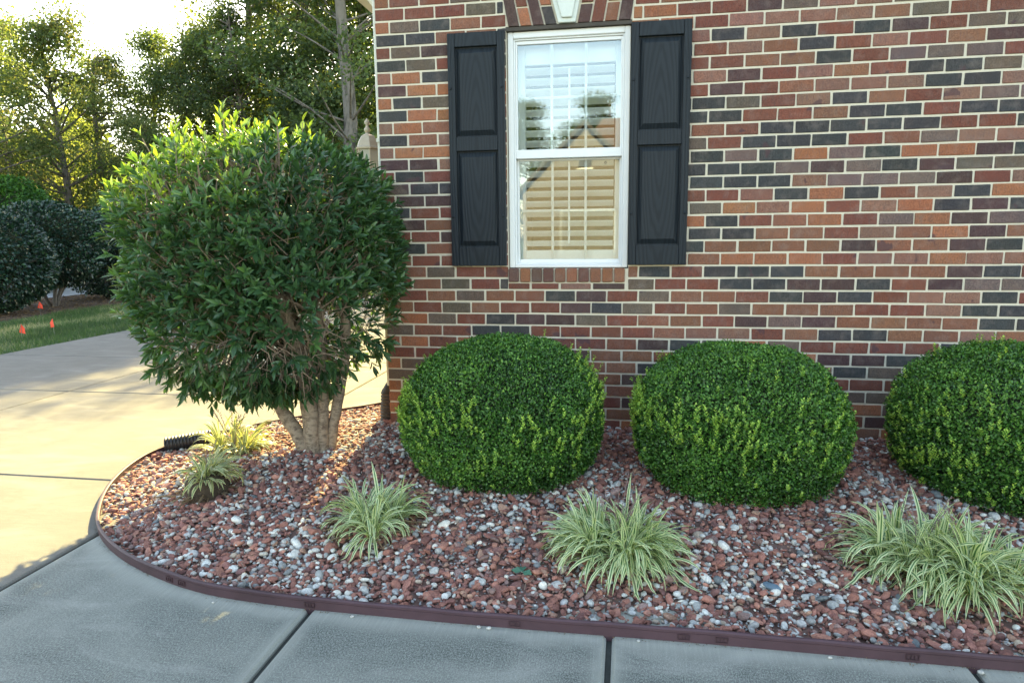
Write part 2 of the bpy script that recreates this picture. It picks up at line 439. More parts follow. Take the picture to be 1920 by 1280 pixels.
def liriope_mat(name, g=(.07, .19, .06), c=(.68, .73, .46)):
    m, nt, b, out = newmat(name)
    u = attr(nt, 'u'); t = attr(nt, 'tone')
    f = ramp(nt, math_(nt, 'ABSOLUTE', u.outputs['Fac']), [(.22, 0.), (.46, 1.)]).outputs[0]
    col = mix(nt, f, g, c)
    col = mix(nt, math_(nt, 'MULTIPLY', t.outputs['Fac'], .45), col, mix(nt, 1., col, (.6, .66, .55), 'MULTIPLY'))
    nt.links.new(col, b.inputs['Base Color']); b.inputs['Roughness'].default_value = .45
    tr = nt.nodes.new('ShaderNodeBsdfTranslucent'); nt.links.new(mix(nt, 1., col, (1.4, 1.4, .6), 'MULTIPLY'), tr.inputs[0])
    ms = nt.nodes.new('ShaderNodeMixShader'); ms.inputs[0].default_value = .3
    nt.links.new(b.outputs[0], ms.inputs[1]); nt.links.new(tr.outputs[0], ms.inputs[2]); nt.links.new(ms.outputs[0], out.inputs[0]); return m
M_lir = liriope_mat('liriope_blade')
M_lir2 = liriope_mat('liriope_blade_yellow', (.11, .19, .07), (.55, .54, .30))
M_spike = plain('seed_spike', (.20, .15, .14), .8, .3, 60, 0)

# ------------------------------------------------------------------ camera
F_PX, W_PX = 1280., 1920.
CAM = Vector((1.6508, -4.5132, 1.45))
yaw, pitch, roll = R_(-9.62), R_(8.74), R_(-.60)
cy, sy, cp, sp_, cr, sr = math.cos(yaw), math.sin(yaw), math.cos(pitch), math.sin(pitch), math.cos(roll), math.sin(roll)
fw = Vector((sy*cp, cy*cp, -sp_)); r0 = Vector((cy, -sy, 0)); u0 = r0.cross(fw)
rt = r0*cr+u0*sr; up = -r0*sr+u0*cr
cam = bpy.data.cameras.new('camera'); co = bpy.data.objects.new('camera', cam); link(co)
co.matrix_world = Matrix(((rt.x, up.x, -fw.x, CAM.x), (rt.y, up.y, -fw.y, CAM.y), (rt.z, up.z, -fw.z, CAM.z), (0, 0, 0, 1)))
cam.sensor_width = 36; cam.lens = 36*F_PX/W_PX; cam.clip_start = .05; cam.clip_end = 3000
scene.camera = co

# ------------------------------------------------------------------ light
SUN_EL = R_(31.); SUN_TAN = .11
saz = math.atan(SUN_TAN)
S = Vector((-math.sin(saz)*math.cos(SUN_EL), math.cos(saz)*math.cos(SUN_EL), math.sin(SUN_EL)))
w = bpy.data.worlds.new('World'); scene.world = w; w.use_nodes = True
wn = w.node_tree; bg = wn.nodes.get('Background') or wn.nodes.new('ShaderNodeBackground')
sky = wn.nodes.new('ShaderNodeTexSky'); sky.sky_type = 'NISHITA'; sky.sun_disc = False
sky.sun_elevation = SUN_EL; sky.sun_rotation = (-saz) % TAU; sky.altitude = 100; sky.air_density = 1.0; sky.dust_density = .9; sky.ozone_density = 1.
tint = wn.nodes.new('ShaderNodeMix'); tint.data_type = 'RGBA'; tint.blend_type = 'MULTIPLY'; tint.inputs[0].default_value = 1.; tint.inputs[7].default_value = (1.25, 1.055, .82, 1)
wn.links.new(sky.outputs[0], tint.inputs[6]); wn.links.new(tint.outputs[2], bg.inputs[0]); bg.inputs[1].default_value = .125
sl = bpy.data.lights.new('sun', 'SUN'); sl.energy = 4.2; sl.angle = R_(.55); sl.color = (1., .79, .33)
so = bpy.data.objects.new('sun', sl); link(so); so.rotation_euler = (-S).to_track_quat('-Z', 'Y').to_euler(); so.location = S*40
vs = scene.view_settings
scene.display_settings.display_device = 'sRGB'
vs.view_transform = 'Standard'; vs.look = 'None'; vs.exposure = 2.74; vs.gamma = 1; vs.use_curve_mapping = False

# ------------------------------------------------------------------ ground
def struct(o): o['kind'] = 'structure'; return o
g = MB(); g.box(-400, 400, -400, 600, -1.2, -.06)
struct(g.build('ground', M_lawn))
# driveway slabs with real gaps
XD = [-6.4, -3.72, -.947, 3.0]; YD = [-9.8, -7.6, -5.4, -3.2, -.97, 1.2, 3.02, 5.04, 7.3, 9.6, 12.]
dm = MB()
for i in range(2):
    for j in range(len(YD)-1):
        dm.bbox(XD[i]+.006, XD[i+1]-.006, YD[j]+.006, YD[j+1]-.006, -.12, 0, .008)
for j in range(5, len(YD)-1):
    dm.bbox(-.947+.006, -.02, YD[j]+.006 if j > 5 else .3, YD[j+1]-.006, -.12, -.001, .008)
struct(dm.build('driveway', M_drive))
wm = MB(); XS = [-.947, .43, 1.605, 2.82, 4.03, 5.24, 6.45, 7.66, 8.9]
for i in range(len(XS)-1):
    wm.bbox(XS[i]+.0105, XS[i+1]-.0105, -3.9, -1.2, -.12, .0, .012)
    wm.bbox(XS[i]+.0105, XS[i+1]-.0105, -3.9-.9, -3.915, -.12, .0, .012)
struct(wm.build('sidewalk', M_walk))
jm = MB(); jm.box(-6.38, 8.8, -9.75, 11.9, -.11, -.022)
struct(jm.build('driveway_joints', M_joint))

# bed outline
OUT = [(-.0, 1.50), (-.20, 1.30), (-.468, 1.008), (-.685, .791), (-.955, .493), (-1.144, .274), (-1.38, -.08), (-1.507, -.425), (-1.49, -.72), (-1.36, -1.08), (-1.15, -1.42), (-.90, -1.70), (-.55, -1.93), (-.109, -2.105), (.30, -2.163), (.75, -2.174), (1.6, -2.172), (2.4, -2.176), (3.2, -2.172), (5, -2.172), (7, -2.172), (8.9, -2.172)]
OUTC = spline([(a, b, 0) for a, b in OUT], 6)
OC = np.array([(p.x, p.y) for p in OUTC])
def edge_dist(P):
    P = np.asarray(P)[:, None, :2]; A = OC[None, :-1]; B = OC[None, 1:]
    t = np.clip(((P-A)*(B-A)).sum(-1)/((B-A)**2).sum(-1), 0, 1)
    return np.sqrt((((A+t[..., None]*(B-A))-P)**2).sum(-1)).min(1)
def inside(P):
    poly = np.concatenate([OC, [[8.9, 6], [0, 6]]]); x = P[:, 0]; y = P[:, 1]; c = np.zeros(len(P), bool)
    for i in range(len(poly)):
        x1, y1 = poly[i]; x2, y2 = poly[i-1]
        k = ((y1 > y) != (y2 > y)) & (x < (x2-x1)*(y-y1)/(y2-y1+1e-12)+x1); c ^= k
    return c
def bedh(x, y, d):
    s = np.clip(d/1.3, 0, 1); s = s*s*(3-2*s)
    return .008+.145*s+.008*np.sin(x*5.1+y*2)+.006*np.sin(y*7.3-x*3.1)
# bed base
gx, gy = np.meshgrid(np.arange(-1.6, 8.9, .07), np.arange(-2.25, 1.6, .07), indexing='ij')
gp = np.stack([gx.ravel(), gy.ravel()], -1); d = edge_dist(gp); ins = inside(gp)
z = np.where(ins, bedh(gp[:, 0], gp[:, 1], d)-.007, -.05)
nx, ny = gx.shape; idx = np.arange(nx*ny).reshape(nx, ny)
Fq = np.stack([idx[:-1, :-1], idx[1:, :-1], idx[1:, 1:], idx[:-1, 1:]], -1).reshape(-1, 4)
keep = (ins[Fq].all(1)) & ~((gp[Fq[:, 0], 0] > .05) & (gp[Fq[:, 0], 1] > .05))
struct(npmesh('gravel_bed', np.column_stack([gp, z]), Fq[keep], M_soil, smooth=True))

# ------------------------------------------------------------------ gravel stones
def ico(sub):
    import bmesh
    bm = bmesh.new(); bmesh.ops.create_icosphere(bm, subdivisions=sub, radius=1)
    V = np.array([v.co[:] for v in bm.verts]); F = np.array([[v.index for v in f.verts] for f in bm.faces]); bm.free(); return V, F
I2, I2F = ico(2)
def chip(k):
    r = np.random.default_rng(k); V = I2.copy()
    for _ in range(9):
        n = unit(r.normal(size=3)); dd = r.uniform(.45, .75); s = V@n; V = np.where((s > dd)[:, None], V-(s-dd)[:, None]*n, V)
    return V/np.abs(V).max()
def pebble(k):
    r = np.random.default_rng(k); V = I2.copy(); a = r.uniform(0, TAU, 6); w3 = r.normal(size=(3, 3))*1.3
    dsp = 1+.10*np.sin(V@w3[0]+a[0])+.08*np.sin(V@w3[1]*1.6+a[1])
    return V*dsp[:, None]
CH = [chip(i) for i in range(10)]; PB = [pebble(50+i) for i in range(8)]
def make_gravel():
    N = 72000
    P = np.column_stack([rng.uniform(-1.6, 4.6, N), rng.uniform(-2.2, 1.5, N)])
    ok = inside(P) & ~((P[:, 0] > -.02) & (P[:, 1] > -.01)); P = P[ok]; d = edge_dist(P); ok = d > .016; P = P[ok]; d = d[ok]
    # fewer small stones far from the camera
    n = len(P)
    red = rng.random(n) < .66+.16*np.sin(P[:, 0]*3.1+1)*np.sin(P[:, 1]*4.3)
    size = np.where(red, rng.gamma(6, .0026, n), rng.gamma(7, .00175, n)); size = np.clip(size*.95, .006, .032)
    size = np.minimum(size, np.maximum(.008, d*.9))
    z = bedh(P[:, 0], P[:, 1], d)+rng.uniform(-.010, .010, n)+size*.15
    cols = np.zeros((n, 3)); k = rng.random(n); j = rng.uniform(.75, 1.25, (n, 1))
    redp = np.array([(.33, .150, .115), (.25, .115, .095), (.40, .19, .14), (.19, .095, .085), (.42, .25, .18), (.28, .185, .165)])
    whp = np.array([(.60, .59, .55), (.44, .44, .42), (.66, .62, .54), (.30, .30, .29), (.47, .38, .30), (.15, .17, .18), (.42, .41, .40)])
    cols[red] = redp[rng.choice(6, red.sum(), p=[.32, .24, .16, .12, .08, .08])]
    cols[~red] = whp[rng.choice(7, (~red).sum(), p=[.30, .2, .16, .10, .09, .03, .12])]
    cols *= j
    V = []; F = []; Cc = []; S_ = []; off = 0
    kind = np.where(red, rng.integers(0, 10, n), 10+rng.integers(0, 8, n))
    for t in range(18):
        m = kind == t; q = m.sum()
        if not q: continue
        T = CH[t] if t < 10 else PB[t-10]
        # random rotation, flattened to lie on the bed
        th = rng.uniform(0, TAU, q); til = rng.normal(0, .38, (q, 2))
        sc = np.column_stack([size[m]*rng.uniform(.85, 1.35, q), size[m]*rng.uniform(.65, 1., q), size[m]*rng.uniform(.38, .75, q)])
        v = T[None]*sc[:, None, :]
        cx_, sx_ = np.cos(til[:, 0])[:, None], np.sin(til[:, 0])[:, None]
        y1 = v[..., 1]*cx_-v[..., 2]*sx_; z1 = v[..., 1]*sx_+v[..., 2]*cx_
        cy_, sy_ = np.cos(til[:, 1])[:, None], np.sin(til[:, 1])[:, None]
        x1 = v[..., 0]*cy_+z1*sy_; z2 = -v[..., 0]*sy_+z1*cy_
        ct, st = np.cos(th)[:, None], np.sin(th)[:, None]
        W = np.stack([x1*ct-y1*st+P[m, 0:1], x1*st+y1*ct+P[m, 1:2], z2+z[m][:, None]], -1)
        V.append(W.reshape(-1, 3)); F.append((I2F[None]+(np.arange(q)*len(T))[:, None, None]+off).reshape(-1, 3)); off += q*len(T)
        Cc.append(np.repeat(cols[m], len(T), 0)); S_.append(np.full(q*len(I2F), t >= 10))
    o = npmesh('gravel', np.concatenate(V), np.concatenate(F), M_stone, cols={'col': np.concatenate(Cc)}, smooth=np.concatenate(S_))
    tag(o, 'red chips and white pebbles covering the planting bed', 'gravel', kind='stuff')
make_gravel()
def make_grit():
    N = 60000; P = np.column_stack([rng.uniform(-1.6, 4.4, N), rng.uniform(-2.2, .9, N)])
    ok = inside(P) & ~((P[:, 0] > -.02) & (P[:, 1] > -.01)); P = P[ok]; d = edge_dist(P); ok = d > .012; P = P[ok]; d = d[ok]; n = len(P)
    T, TF = ico(1); T = T*(1+.18*rng.normal(size=(len(T), 1)))
    tone = rng.random(n); z = bedh(P[:, 0], P[:, 1], d)+rng.uniform(-.005, .002, n)
    V, F, T_ = scatter(T*np.array([1, .75, .5]), TF, np.column_stack([P, z]), rdir(n)*np.array([1, 1, .3]), np.array([0, 0, 1.])+rng.normal(size=(n, 3))*.5, rng.uniform(.0035, .0085, n), tone)
    pal = np.array([(.30, .125, .10), (.22, .10, .085), (.45, .45, .43), (.32, .33, .34), (.24, .17, .14), (.36, .22, .16)])
    c = pal[(T_*5.999).astype(int)]*(.7+.5*((T_*97) % 1))[:, None]
    tag(npmesh('stone_chips', V, F, M_stone, cols={'col': c}), 'fine stone chips between the larger gravel', 'gravel', kind='stuff')
make_grit()

# ------------------------------------------------------------------ house
PX = .2032; H = .0793; Z0 = 2.919
CLS = {'K': (.052, .054, .057), 'G': (.125, .100, .080), 'M': (.215, .118, .090), 'R': (.172, .068, .050), 'B': (.212, .102, .066), 'O': (.30, .130, .070), 'P': (.080, .050, .050), 'V': (.150, .110, .102)}
WGT = 'RRRRRBBBBBMMMOOOGGKKKKPPVV'
ROWS = {  # row i lies between bed joints i and i+1: list of (first head joint in brick units, classes)
 -1: [(-.525, 'BRRGB')], 0: [(-.025, 'RRRGK')], 1: [(-.525, 'OGKBR'), (9.475, 'RRPGMMGG')], 2: [(-.025, 'KKBBK'), (9.975, 'RMMMMBGRR')],
 3: [(-.525, 'RGP'), (9.475, 'MKMKRKPRGG')], 4: [(-.025, 'KGR'), (9.975, 'RMBKRMRBP')], 5: [(-.525, 'MOK'), (9.475, 'RRBBKRVVVR')],
 6: [(-.025, 'POO'), (9.975, 'MPRMBRKKG')], 7: [(-.525, 'OKG'), (9.475, 'RPRBMMMKKM')], 8: [(-.025, 'KOO'), (9.975, 'KGRMKBRMV')],
 9: [(-.525, 'MOB'), (9.475, 'KKRRBKKRKK')], 10: [(-.025, 'KBM'), (9.975, 'BRKKKKKRRK')], 11: [(-.525, 'MOO'), (9.475, 'GRKKKRBVMM')],
 12: [(-.025, 'PPMM'), (9.975, 'KVKOVKOOPK')], 13: [(-.525, 'RKR'), (9.475, 'KKKVPVKPGG')], 14: [(-.025, 'GKKK'), (9.975, 'KKKMVVVPRM')],
 15: [(-.525, 'RPP'), (9.475, 'RRMKOKRMKO')], 16: [(-.025, 'KRR'), (9.975, 'GOMORMOKPK')], 17: [(-.525, 'RPB'), (9.475, 'OKRBORVOPV')],
 18: [(-.025, 'RRP'), (9.975, 'KKBBRMBOPB')], 19: [(-.525, 'RKB'), (9.475, 'KBBBBPBBPK')], 20: [(-.025, 'BRR'), (9.975, 'BOOORMMOMM')],
 21: [(-.525, 'RBGRR'), (7.475, 'BKRKKKBBBBPK')], 22: [(-.025, 'RBGRK'), (7.975, 'GRRKKPPKRPVV')], 23: [(-.525, 'RRBGBBKPRGBBRKPKRMMK')],
 24: [(-.025, 'BRGBRRPKGRBGBBBRRMK')], 25: [(-.525, 'BOGRKPPGRBBRPVPBBBBKK')], 26: [(-.025, 'GBRKKRRRRBMMRBKKBBMB')], 27: [(-.525, 'OOROBBRRRP')],
 28: [(-.025, 'RROBR')], 29: [(-.525, 'OGRBR')], 30: [(-.025, 'GKBR')], 31: [(-.525, 'ORKR')], 32: [(-.025, 'OBRK')], 33: [(-.525, 'OBK')]}
WX0, WX1, WZ0, WZ1 = .868, 1.654, 1.099, 2.757
def arch_l(z): return .8795-(z-2.757)*.19
def arch_r(z): return 1.652+(z-2.757)*.155
ARCH_TOP = 3.075
def jit(c, s=.1):
    k = random.uniform(1-s, 1+s); return tuple(x*k*random.uniform(.95, 1.05) for x in c)
house = empty('brick_house', (0, 0, 0))
tag(house, 'red brick house wall with cream mortar behind the shrubs', 'house')
HX1, HY1 = 9.2, 10.
def brick_wall_front():
    m = MB(); r = random.Random(3)
    for i in range(-22, 36):
        zt = Z0-i*H; z1 = zt-.006; z0 = zt-H+.006; zm = (z0+z1)/2
        x_lo = 0.; x_hi = HX1
        if zt > 3.5:   # gable
            s = (zt-3.5)/.62; x_lo = s; x_hi = HX1-s
            if x_hi-x_lo < .3: continue
        ph = -.025 if i % 2 == 0 else -.525
        table = {}
        for st, s in ROWS.get(i, []):
            for k, ch in enumerate(s): table[round((st+k)*2)] = ch
        k = 0; last = None
        while True:
            a = (ph+k)*PX+.006; b_ = a+PX-.012; key = round((ph+k)*2); k += 1
            ja = r.uniform(-.0022, .0022); a += ja; b_ += r.uniform(-.0022, .0022)
            if a > x_hi: break
            a = max(a, x_lo); b_ = min(b_, x_hi)
            if b_-a < .015: continue
            segs = [(a, b_)]
            if WZ0-.002 < zm < WZ1:
                segs = [s_ for s_ in ((a, min(b_, WX0-.004)), (max(a, WX1+.004), b_))]
            elif WZ1 <= zm < ARCH_TOP:
                segs = [s_ for s_ in ((a, min(b_, arch_l(zm)-.008)), (max(a, arch_r(zm)+.008), b_))]
            ch = table.get(key)
            if ch is None: ch = last if (last and r.random() < .28) else r.choice(WGT)
            last = ch
            col = jit(CLS[ch], .12)
            for (p, q) in segs:
                if q-p < .014: continue
                jz = r.uniform(-.0012, .0012); y = -r.uniform(0, .0022)
                m.bbox(p, q, y, .085, z0+jz, z1+jz, .0028, col)
    return m
bw = brick_wall_front(); bw.V = [v+rng.normal(0, .0009, v.shape)*np.array([1, .4, 1]) for v in bw.V]; bw.build('brickwork', M_brick, house, col=True)
# soot/flash marks come from the colour; mortar backing recessed 6 mm
mm = MB(); mm.box(.004, WX0-.001, .004, .10, -.2, 3.5); mm.box(WX1+.001, HX1-.004, .004, .10, -.2, 3.5)
mm.box(WX0-.001, WX1+.001, .006, .10, -.2, 1.236); mm.box(WX0-.001, WX1+.001, .006, .10, 2.762, 3.5)
mm.prism([(.004, 3.5), (HX1-.004, 3.5), (HX1/2, 3.5+HX1/2*.62)], .006, .10)
mm.build('mortar', M_mortar, house)
# side wall (faces the driveway)
sm_ = MB(); r = random.Random(5)
for i in range(-5, 36):
    zt = Z0-i*H; ph = .475 if i % 2 == 0 else -.025; k = 0
    while True:
        a = (ph+k-.5)*PX+.095; k += 1
        if a > HY1-.2: break
        ch = r.choice(WGT); sm_.bbox(-.0, .085, max(a, .088), a+PX-.01, zt-H+.005, zt-.005, .0028, jit(CLS[ch], .12))
sm_.build('side_brickwork', M_brick, house, col=True)
ms = MB(); ms.box(.006, .10, .10, HY1, -.2, 3.28); ms.box(HX1-.1, HX1-.006, .1, HY1, -.2, 3.28); ms.box(.1, HX1-.1, HY1-.1, HY1-.004, -.2, 3.28)
ms.build('side_mortar', M_mortar, house)
# roof, eave, gutter
ro = MB(); e = -.36; zt = 3.32; pk = (HX1/2, zt+(HX1/2-e)*.62+.0)
ro.prism([(e, zt), (e, zt+.14), (pk[0], pk[1]+.14), (HX1-e, zt+.14), (HX1-e, zt), (pk[0], pk[1])], -.12, HY1+.3)
roof = ro.build('roof', M_roof, house)
sf = MB(); sf.box(e+.02, -.006, .0, HY1+.25, zt-.03, zt-.005); sf.box(e-.002, e+.018, -.1, HY1+.25, zt-.06, zt+.1)
sf.build('soffit', M_white, roof)
gu = MB(); gu.box(e-.12, e-.006, -.12, HY1+.3, zt-.03, zt+.09)
gu.build('gutter', M_gutter, roof, bev=.012)
# downspout
dn = MB(); yd = .17
for a, b_ in (((-.062, .125), (-.012, .20)),):
    dn.bbox(a[0], b_[0], a[1], b_[1], .36, 3.02, .006)
dsp = dn.build('downspout', M_gutter, house)
el = MB(); el.tube([(e-.06, .165, zt), (e-.06, .165, zt-.05), (-.13, .165, 3.12), (-.037, .165, 3.0)], [.035, .036, .036, .036], 8)
el.build('elbow', M_gutter, dsp)
for zz in (.95, 2.1):
    st = MB(); st.box(-.066, -.004, .115, .21, zz, zz+.025); st.build('strap', M_gutter, dsp)
# corrugated adaptor at the foot
def corr(P0, P1, r, pitch=.02, n=20, amp=.12):
    P0 = Vector(P0); P1 = Vector(P1); L = (P1-P0).length; k = int(L/pitch*6); P = []; Rr = []
    for i in range(k+1):
        t = i/k; P.append(P0.lerp(P1, t)); Rr.append(r*(1+amp*max(-1, min(1, 1.8*math.sin(t*L/pitch*TAU)))*.5))
    return P, Rr
cm = MB(); P, Rr = corr((-.078, .15, .08), (-.065, .16, .335), .052, .024)
cm.tube(P+[Vector((-.055, .16, .355)), Vector((-.045, .16, .40))], Rr+[.045, .032], 22)
ad = cm.build('downspout_adaptor', M_brnpipe, smooth=True)
tag(ad, 'dark corrugated drain sleeve standing in gravel under the downspout at the house corner', 'drain pipe')

# jack arch
am = MB(); am2 = MB(); r = random.Random(2)
def arch_pt(t, z):  # t 0..1 along the arch
    return arch_l(z)+(arch_r(z)-arch_l(z))*t
kz0 = 2.761
def kxl(z): return 1.201-(z-kz0)*.28
def kxr(z): return 1.311+(z-kz0)*.20
ACH = ['P', 'O', 'P', 'K', 'P', 'R', 'B', 'P']
for side in (0, 1):
    for q in range(4):
        for seg in ((kz0+.002, kz0+.105), (kz0+.115, ARCH_TOP-.006)) if q % 2 == 1 else ((kz0+.002, ARCH_TOP-.006),) if side == 0 else ():
            pass
for side in (0, 1):
    for q in range(4):
        split = (q % 2 == 1) if side == 0 else (q % 2 == 0)
        segs = ((kz0, kz0+.105), (kz0+.117, ARCH_TOP-.008)) if split else ((kz0, ARCH_TOP-.008),)
        for k, (za, zb) in enumerate(segs):
            pts = []
            def X(tt, z):
                if side == 0: return arch_l(z)+(kxl(z)-.006-arch_l(z))*tt
                return kxr(z)+.006+(arch_r(z)-kxr(z)-.006)*tt
            g0, g1 = (q+.07)/4, (q+.93)/4
            pts = [(X(g0, za), za), (X(g1, za), za), (X(g1, zb), zb), (X(g0, zb), zb)]
            ch = ACH[side*4+q] if k == 0 else r.choice('RPOB')
            (am if side == 0 else am2).prism(pts, -.004-r.uniform(0, .003), .085, jit(CLS[ch], .1))
am.build('arch', M_brick, house, col=True, bev=.0025); am2.build('arch', M_brick, house, col=True, bev=.0025)
km = MB(); top = ARCH_TOP+.03
o1 = [(kxl(kz0), kz0), (kxr(kz0), kz0), (kxr(top), top), (kxl(top), top)]
km.prism([(kxl(kz0)+.002, kz0), (kxr(kz0)-.002, kz0), (kxr(top)-.002, top), (kxl(top)+.002, top)], -.020, .07)
km.prism([(kxl(kz0)+.024, kz0+.026), (kxr(kz0)-.022, kz0+.026), (kxr(top)-.028, top-.02), (kxl(top)+.03, top-.02)], -.036, -.020)
km.build('keystone', M_stone_white, house, bev=.006)
lm = MB(); lm.box(.864, 1.658, .002, .09, 2.737, 2.7585); lm.build('lintel', M_lintel, house)
# brick sill: ten rowlocks and a course of cut bricks
sl_ = MB(); wd = (1.639-.864)/10; SC = 'KOKPBOPBOO'
for q in range(10):
    a = .864+q*wd+.005; c1 = CLS[SC[q]]; c1 = tuple(.5*c1[i]+.5*CLS['B'][i] for i in range(3))
    sl_.bbox(a+r.uniform(-.001, .001), a+wd-.010, -.012-r.uniform(0, .002), .06, 1.149, 1.2385, .005, jit(c1, .1))
for a, b_, ch in ((.864, 1.011, 'R'), (1.021, 1.205, 'R'), (1.215, 1.417, 'M'), (1.427, 1.637, 'P')):
    sl_.bbox(a+.003, b_-.003, -.001, .06, 1.102, 1.139, .0028, jit(CLS[ch], .1))
sl_.build('window_sill', M_brick, house, col=True)

# window
win = empty('window', (0, 0, 0), house)
FY = .028
fm = MB(); X0, X1, Z0w, Z1w = .872, 1.650, 1.242, 2.735
def frame(m, x0, x1, z0, z1, tx, tz0, tz1, y0, y1, b=.003):
    m.bbox(x0, x0+tx, y0, y1, z0, z1, b); m.bbox(x1-tx, x1, y0, y1, z0, z1, b)
    m.bbox(x0+tx+.0002, x1-tx-.0002, y0, y1, z1-tz1, z1, b); m.bbox(x0+tx+.0002, x1-tx-.0002, y0, y1, z0, z0+tz0, b)
frame(fm, X0, X1, Z0w, Z1w, .036, .020, .040, FY, .12, .004)
frame(fm, X0+.0365, X1-.0365, Z0w+.0205, Z1w-.0405, .010, .008, .010, FY+.012, .12, .002)
fm.build('frame', M_white, win)
us = MB(); frame(us, .919, 1.6035, 1.985, 2.6835, .012, .022, .022, .050, .075, .002)
us.bbox(.919, 1.6035, .040, .082, 1.951, 2.007, .003)
us.build('upper_sash', M_white, win)
ls = MB(); frame(ls, .919, 1.6035, 1.270, 1.9505, .014, .026, .012, .084, .108, .002)
ls.build('lower_sash', M_white, win)
for nm, (a, b_, c_, d_, y) in {'upper': (.931, 1.592, 2.007, 2.662, .063), 'lower': (.933, 1.590, 1.296, 1.939, .096)}.items():
    gm = MB(); gm.box(a, b_, y, y+.003, c_, d_); gm.build('glass', M_glass, win)
    gr = MB(); w3 = (b_-a)/3
    for q in (1, 2): gr.box(a+q*w3-.008, a+q*w3+.008, y+.008, y+.014, c_, d_)
    zc = c_+(d_-c_)*.5
    for q in range(3): gr.box(a+q*w3+.0085, a+(q+1)*w3-.0085, y+.008, y+.014, zc-.008, zc+.008)
    gr.build('grille', M_white, win)
bl = MB(); by = .146
for q in range(18):
    zc = 1.40+q*.0655
    if zc > 2.53: break
    c0 = math.cos(R_(34)); s0 = math.sin(R_(34)); hw = .027; th = .0045
    pts = [(-hw, -th), (hw, -th), (hw, th), (-hw, th)]
    V = [(x, by+p*c0-t*s0, zc-p*s0*-1*-1+t*c0) for x in (.968, 1.552) for p, t in pts]
    bl.add(V, [(0, 1, 2, 3), (7, 6, 5, 4), (0, 4, 5, 1), (1, 5, 6, 2), (2, 6, 7, 3), (3, 7, 4, 0)])
blind = bl.build('blind', M_blind, win)
bf = MB(); frame(bf, .905, 1.62, 1.22, 2.72, .062, .135, .165, .150, .200, .004); bf.build('blind_frame', M_blind, win)
rod = MB(); rod.box(1.254, 1.266, .128, .138, 1.40, 2.52); rod.build('tilt_rod', M_blind, win)
rm = MB(); rm.box(.7, 1.8, .21, 2.4, 1.0, 1.02); rm.box(.7, 1.8, 2.4, 2.42, 1.0, 2.9); rm.box(.68, .70, .12, 2.42, 1.0, 2.9); rm.box(1.8, 1.82, .12, 2.42, 1.0, 2.9); rm.box(.7, 1.8, .11, 2.4, 2.88, 2.9)
rm.build('room', M_room, win)
lk = MB(); lk.tube([(1.50, .088, 1.925), (1.492, .088, 1.918), (1.50, .088, 1.911), (1.508, .088, 1.918), (1.50, .088, 1.925)], .0018, 6); lk.build('latch', M_blk, win)

# shutters: stiles, rails, two raised panels, screws
def shutter(x0, x1, z0, z1):
    s = empty('shutter', ((x0+x1)/2, 0, (z0+z1)/2), house)
    hw = (x1-x0)/2; hz = (z1-z0)/2; m = MB()
    yb, yf = -.008, -.038; sw = .047
    m.bbox(-hw, -hw+sw, yf, yb, -hz, hz, .003); m.bbox(hw-sw, hw, yf, yb, -hz, hz, .003)
    m.bbox(-hw+.012, -hw+.022, yf-.003, yf+.002, -hz+.002, hz-.002, .001); m.bbox(hw-.022, hw-.012, yf-.003, yf+.002, -hz+.002, hz-.002, .001)
    zm = .052
    rails = ((-hz, -hz+.125), (zm-.045, zm+.045), (hz-.085, hz))
    for a, b_ in rails: m.bbox(-hw+sw+.0003, hw-sw-.0003, yf+.002, yb, a, b_, .003)
    m.build('shutter_frame', M_shutter, s)
    for a, b_ in ((-hz+.125, zm-.045), (zm+.045, hz-.085)):
        p = MB(); xa, xb = -hw+sw, hw-sw; i1 = .030
        # raised field with sloping sides
        V = []
        for (ax, az, y) in ((0, 0, -.014), (.008, .008, -.014), (i1, i1+.006, -.030), (i1+.003, i1+.009, -.0325)):
            V += [(xa+ax, y, a+az), (xb-ax, y, a+az), (xb-ax, y, b_-az), (xa+ax, y, b_-az)]
        F = []
        for k in range(3):
            for q in range(4): F.append([k*4+q, k*4+(q+1) % 4, (k+1)*4+(q+1) % 4, (k+1)*4+q])
        F.append([12, 13, 14, 15]); V += [(xa, -.006, a), (xb, -.006, a), (xb, -.006, b_), (xa, -.006, b_)]
        for q in range(4): F.append([16+q, 16+(q+1) % 4, (q+1) % 4, q])
        F.append([19, 18, 17, 16]); p.add(V, F); p.build('raised_panel', M_shutter, s)
    for zz in (hz*.54, -hz*.56):
        for xx in (-hw+.017, hw-.017):
            q = MB(); q.tube([(xx, yf-.0005, zz), (xx, yf-.006, zz), (xx, yf-.009, zz)], [.0085, .008, .0035], 12); q.build('screw', M_shutter, s, smooth=True)
    return s
shutter(.490, .860, 1.258, 2.733); shutter(1.653, 2.016, 1.261, 2.735)

# wall lantern beyond the corner
lan = empty('wall_lantern', (-.275, .50, 1.85)); tag(lan, 'cream wall lantern with domed cap past the house corner, behind the clipped tree', 'lantern')
def lathe(m, prof, n=6, rot=0):
    P = [(0, 0, z) for r_, z in prof]; V = []; F = []
    for r_, z_ in prof:
        for k in range(n):
            a = TAU*k/n+rot; V.append((r_*math.cos(a), r_*math.sin(a), z_))
    for i in range(len(prof)-1):
        for k in range(n): F.append([i*n+k, i*n+(k+1) % n, (i+1)*n+(k+1) % n, (i+1)*n+k])
    F.append(list(range(n-1, -1, -1))); F.append([(len(prof)-1)*n+k for k in range(n)])
    m.add(V, F)
m = MB(); lathe(m, [(.102, .250), (.105, .262), (.088, .272), (.075, .31), (.05, .35), (.02, .365), (.016, .372)], 6); m.build('cap', M_lamp, lan)
m = MB(); lathe(m, [(.012, .372), (.022, .385), (.024, .40), (.012, .415), (.010, .428), (.020, .440), (.020, .452), (.004, .475)], 12); m.build('finial', M_lamp, lan, smooth=True)
